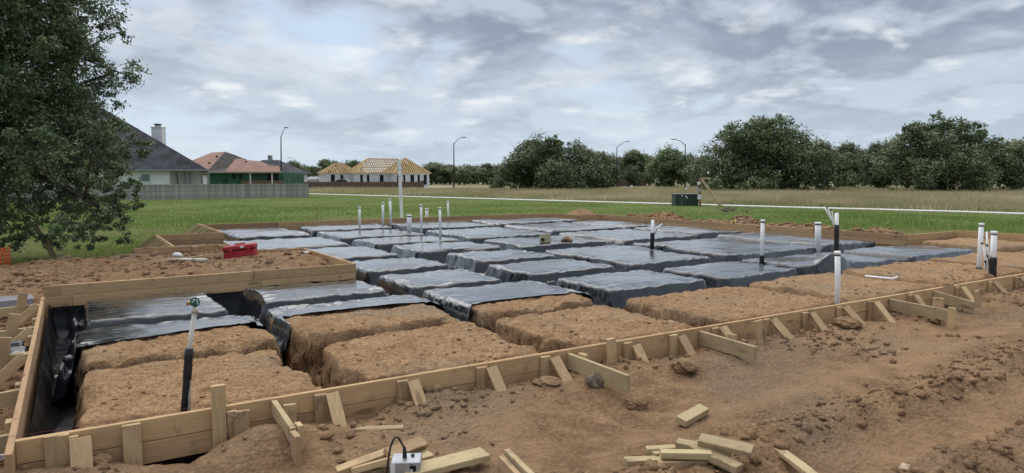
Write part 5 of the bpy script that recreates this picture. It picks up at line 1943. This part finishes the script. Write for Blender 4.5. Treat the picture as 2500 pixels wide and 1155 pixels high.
def field_pts(rng, n):
    x, y, d = in_view(rng, n, 30, 125, 1.3)
    s = side_of(x, y)
    ok = s > 1.3
    return x[ok], y[ok], (0.55 + 0.45 * sstep(s, 2.5, 8.0))[ok] * (1 + 0.5 * fbm(x * 0.15, y * 0.15, 89, 2))[ok]


def verge_pts(rng, n):
    x, y, d = in_view(rng, n, 30, 90, 1.2)
    s = side_of(x, y)
    ok = (s > 0.8) & (s < 5.5)
    return x[ok], y[ok], np.ones(ok.sum())


M_LAWN = leaf_mat('lawn_blade', (0.145, 0.2, 0.043), (0.235, 0.275, 0.08), (0.36, 0.31, 0.165), 0.3)
M_FIELD = leaf_mat('field_blade', (0.28, 0.255, 0.13), (0.47, 0.385, 0.235), (0.54, 0.45, 0.31), 0.3)
M_VERGE = leaf_mat('verge_blade', (0.1, 0.15, 0.036), (0.16, 0.205, 0.06), None, 0.3)
grass('lawn_grass', 'green grass between the forms and the pavement', 420000, lawn_pts, 0.04, 0.11, 0.012, M_LAWN, 301)
grass('field_grass', 'tall tan seeding grass beyond the pavement', 240000, field_pts, 0.3, 0.62, 0.022, M_FIELD, 302, 0.25)
grass('verge_grass', 'green verge grass along the far side of the pavement', 70000, verge_pts, 0.15, 0.34, 0.02, M_VERGE, 303)


# ------------------------------------------------------------------ clods
def clod_template(seed, sub=1):
    bm = bmesh.new()
    bmesh.ops.create_icosphere(bm, subdivisions=sub, radius=1.0)
    rr = random.Random(seed)
    for v in bm.verts:
        v.co *= rr.uniform(0.55, 1.3)
        v.co.z *= 0.7
    vs = np.array([v.co[:] for v in bm.verts])
    fs = np.array([[q.index for q in f.verts] for f in bm.faces])
    bm.free()
    return vs, fs


def scatter_clods(name, label, pts_fn, n, r0, r1, seed, pw=3.0):
    rng = np.random.default_rng(seed)
    x, y = pts_fn(rng, n)
    z = soil_h(x, y)
    m = len(x)
    r = r0 + (r1 - r0) * rng.uniform(0, 1, m) ** pw
    tv, tf = zip(*[clod_template(seed * 10 + i) for i in range(6)])
    vs, fs, k = [], [], 0
    pick = rng.integers(0, 6, m)
    for t in range(6):
        s = np.where(pick == t)[0]
        a = rng.uniform(0, 6.28, len(s))
        ca, sa = np.cos(a)[:, None], np.sin(a)[:, None]
        b = tv[t][None] * (r[s][:, None, None] * rng.uniform(0.55, 1.5, (len(s), 1, 3)))
        X = b[:, :, 0] * ca - b[:, :, 1] * sa + x[s][:, None]
        Y = b[:, :, 0] * sa + b[:, :, 1] * ca + y[s][:, None]
        Zz = b[:, :, 2] + (z[s] + r[s] * 0.08)[:, None]
        nv = tv[t].shape[0]
        vs.append(np.stack([X, Y, Zz], -1).reshape(-1, 3))
        fs.append((tf[t][None] + (np.arange(len(s)) * nv)[:, None, None] + k).reshape(-1, 3))
        k += len(s) * nv
    o = link(name, mesh_np(name, np.concatenate(vs), np.concatenate(fs)), M_CLOD)
    tag(o, label, 'soil', None, 'stuff')


def fore_pts(rng, n):
    x = -1.2 + 14.5 * rng.uniform(0, 1, n) ** 1.3
    y = rng.uniform(-3.4, -0.06, n)
    dens = 0.1 + 1.2 * fbm(x * 0.9, y * 0.9, 71, 3) + 0.6 * np.exp(-((y + .25) / .25) ** 2)
    s = (x - TR0.x) * TN.x + (y - TR0.y) * TN.y
    a = (x - TR0.x) * TD.x + (y - TR0.y) * TD.y
    dens = dens + (a > -1) * (1.3 * np.exp(-(s / .3) ** 2) + 1.3 * np.exp(-((s + .85) / .25) ** 2) - 0.9 * np.exp(-((s + .42) / .2) ** 4))
    ok = rng.uniform(0, 1, n) < dens
    return x[ok], y[ok]


def heap_pts(rng, n):
    x, y = rng.uniform(-2.2, 4.1, n), rng.uniform(6.1, 10.6, n)
    ok = (rng.uniform(0, 1, n) < 0.5 + fbm(x, y, 72, 3)) & ~((y > 8.9) & (x > 3.05))
    return x[ok], y[ok]


def left_pts(rng, n):
    x, y = rng.uniform(-2.5, -0.12, n), rng.uniform(-0.5, 6.2, n)
    return x, y


def right_pts(rng, n):
    y = rng.uniform(4.7, 16.2, n)
    x = 18.1 + np.abs(rng.normal(0, 0.9, n))
    return x, y


scatter_clods('soil_clods', 'crumbled clay clods strewn over the foreground soil', fore_pts, 40000, 0.004, 0.045, 41, 8.0)
scatter_clods('heap_clods', 'clay clods covering the porch soil heap', heap_pts, 5000, 0.008, 0.07, 42, 3.5)
scatter_clods('edge_clods', 'clay clods outside the left side form', left_pts, 2200, 0.01, 0.05, 43, 3)
scatter_clods('bank_clods', 'clay clods on the bank outside the right-hand form', right_pts, 1800, 0.02, 0.09, 44, 2.5)


def scatter_crumbs(n=3600):
    """loose flakes of crust lying on the bare pads"""
    rng = np.random.default_rng(77)
    xs, ys, zs = [], [], []
    for i in range(9):
        u0, u1, v0, v1, _ = BARE[i]
        v1 = min(v1, 2.6)
        m = int(n * (u1 - u0) * (v1 - v0) / 22)
        x, y = rng.uniform(u0 + .06, u1 - .06, m), rng.uniform(v0 + .06, v1 - .06, m)
        ok = rng.uniform(0, 1, m) < 0.45 + 1.1 * fbm(x * 1.7, y * 1.7, 91, 3)
        xs.append(x[ok]); ys.append(y[ok]); zs.append(pad_top(i, x[ok], y[ok]))
    x, y, z = map(np.concatenate, (xs, ys, zs))
    m = len(x)
    r = 0.004 + 0.024 * rng.uniform(0, 1, m) ** 4
    tv, tf = clod_template(901)
    a = rng.uniform(0, 6.28, m)
    b = tv[None] * (r[:, None, None] * np.stack([rng.uniform(.8, 1.5, m), rng.uniform(.8, 1.3, m), rng.uniform(.3, .6, m)], 1)[:, None, :])
    X = b[:, :, 0] * np.cos(a)[:, None] - b[:, :, 1] * np.sin(a)[:, None] + x[:, None]
    Y = b[:, :, 0] * np.sin(a)[:, None] + b[:, :, 1] * np.cos(a)[:, None] + y[:, None]
    Zz = b[:, :, 2] + (z + r * 0.15)[:, None]
    nv = tv.shape[0]
    o = link('crust_flakes', mesh_np('crust_flakes', np.stack([X, Y, Zz], -1).reshape(-1, 3), (tf[None] + (np.arange(m) * nv)[:, None, None]).reshape(-1, 3)), M_PAD)
    tag(o, 'loose flakes of clay crust lying on the bare pads', 'soil', None, 'stuff')


scatter_crumbs()


def big_clod(label, px, py, wpx, seed, mat=None, flat=0.7):
    c = P(px, py, -0.2)
    for _ in range(3):
        c = P(px, py, ground_z(c) + 0.02)
    r = wpx / 2 * depth(c) / FPX
    bm = bmesh.new()
    bmesh.ops.create_icosphere(bm, subdivisions=3, radius=1.0)
    rr = random.Random(seed)
    o3 = Vector((rr.uniform(0, 50), rr.uniform(0, 50), 0))
    co = np.array([v.co[:] for v in bm.verts])
    f = 1 + 0.55 * fbm(co[:, 0] * 1.1 + co[:, 2] + o3.x, co[:, 1] * 1.1 - co[:, 2] + o3.y, seed, 4, 0.6)
    for v, k in zip(bm.verts, f):
        v.co *= k * r
        v.co.z *= flat
    me = bpy.data.meshes.new('clay_lump')
    bm.to_mesh(me)
    bm.free()
    o = link('clay_lump', me, mat or M_CLOD, None, Matrix.Translation(c))
    tag(o, label, 'clod', 'large clay lumps on the soil')


M_GREYCLAY = simple('grey_clay', (0.2, 0.15, 0.11), 0.95, var=0.3, scale=18, bump=0.02)
big_clod('big grey clay lump resting against the first long brace plank', 1452, 932, 42, 1, M_GREYCLAY, 1.0)
big_clod('squat brown clay lump standing alone past the first brace plank', 1556, 985, 52, 2)
big_clod('broad cracked clay lump between the two long brace planks', 1672, 897, 58, 3)
big_clod('flat split clay slab below the short kicker near the first brace plank', 1335, 932, 60, 4, None, 0.35)
big_clod('crusted clay lump under the right-hand brace stakes', 2278, 780, 50, 6)
big_clod('crusted clay slab near the kickers before the right-hand brace', 2070, 790, 60, 7, None, 0.5)
big_clod('clay lump piled against the plank by the corner stakes', 248, 1125, 48, 8, None, 0.7)
big_clod('clay lump wedged behind the lone stake at the first brace plank', 1518, 858, 34, 9)
big_clod('grey clay lump beside the clay one wedged at the lone stake', 1545, 862, 26, 10, M_GREYCLAY)
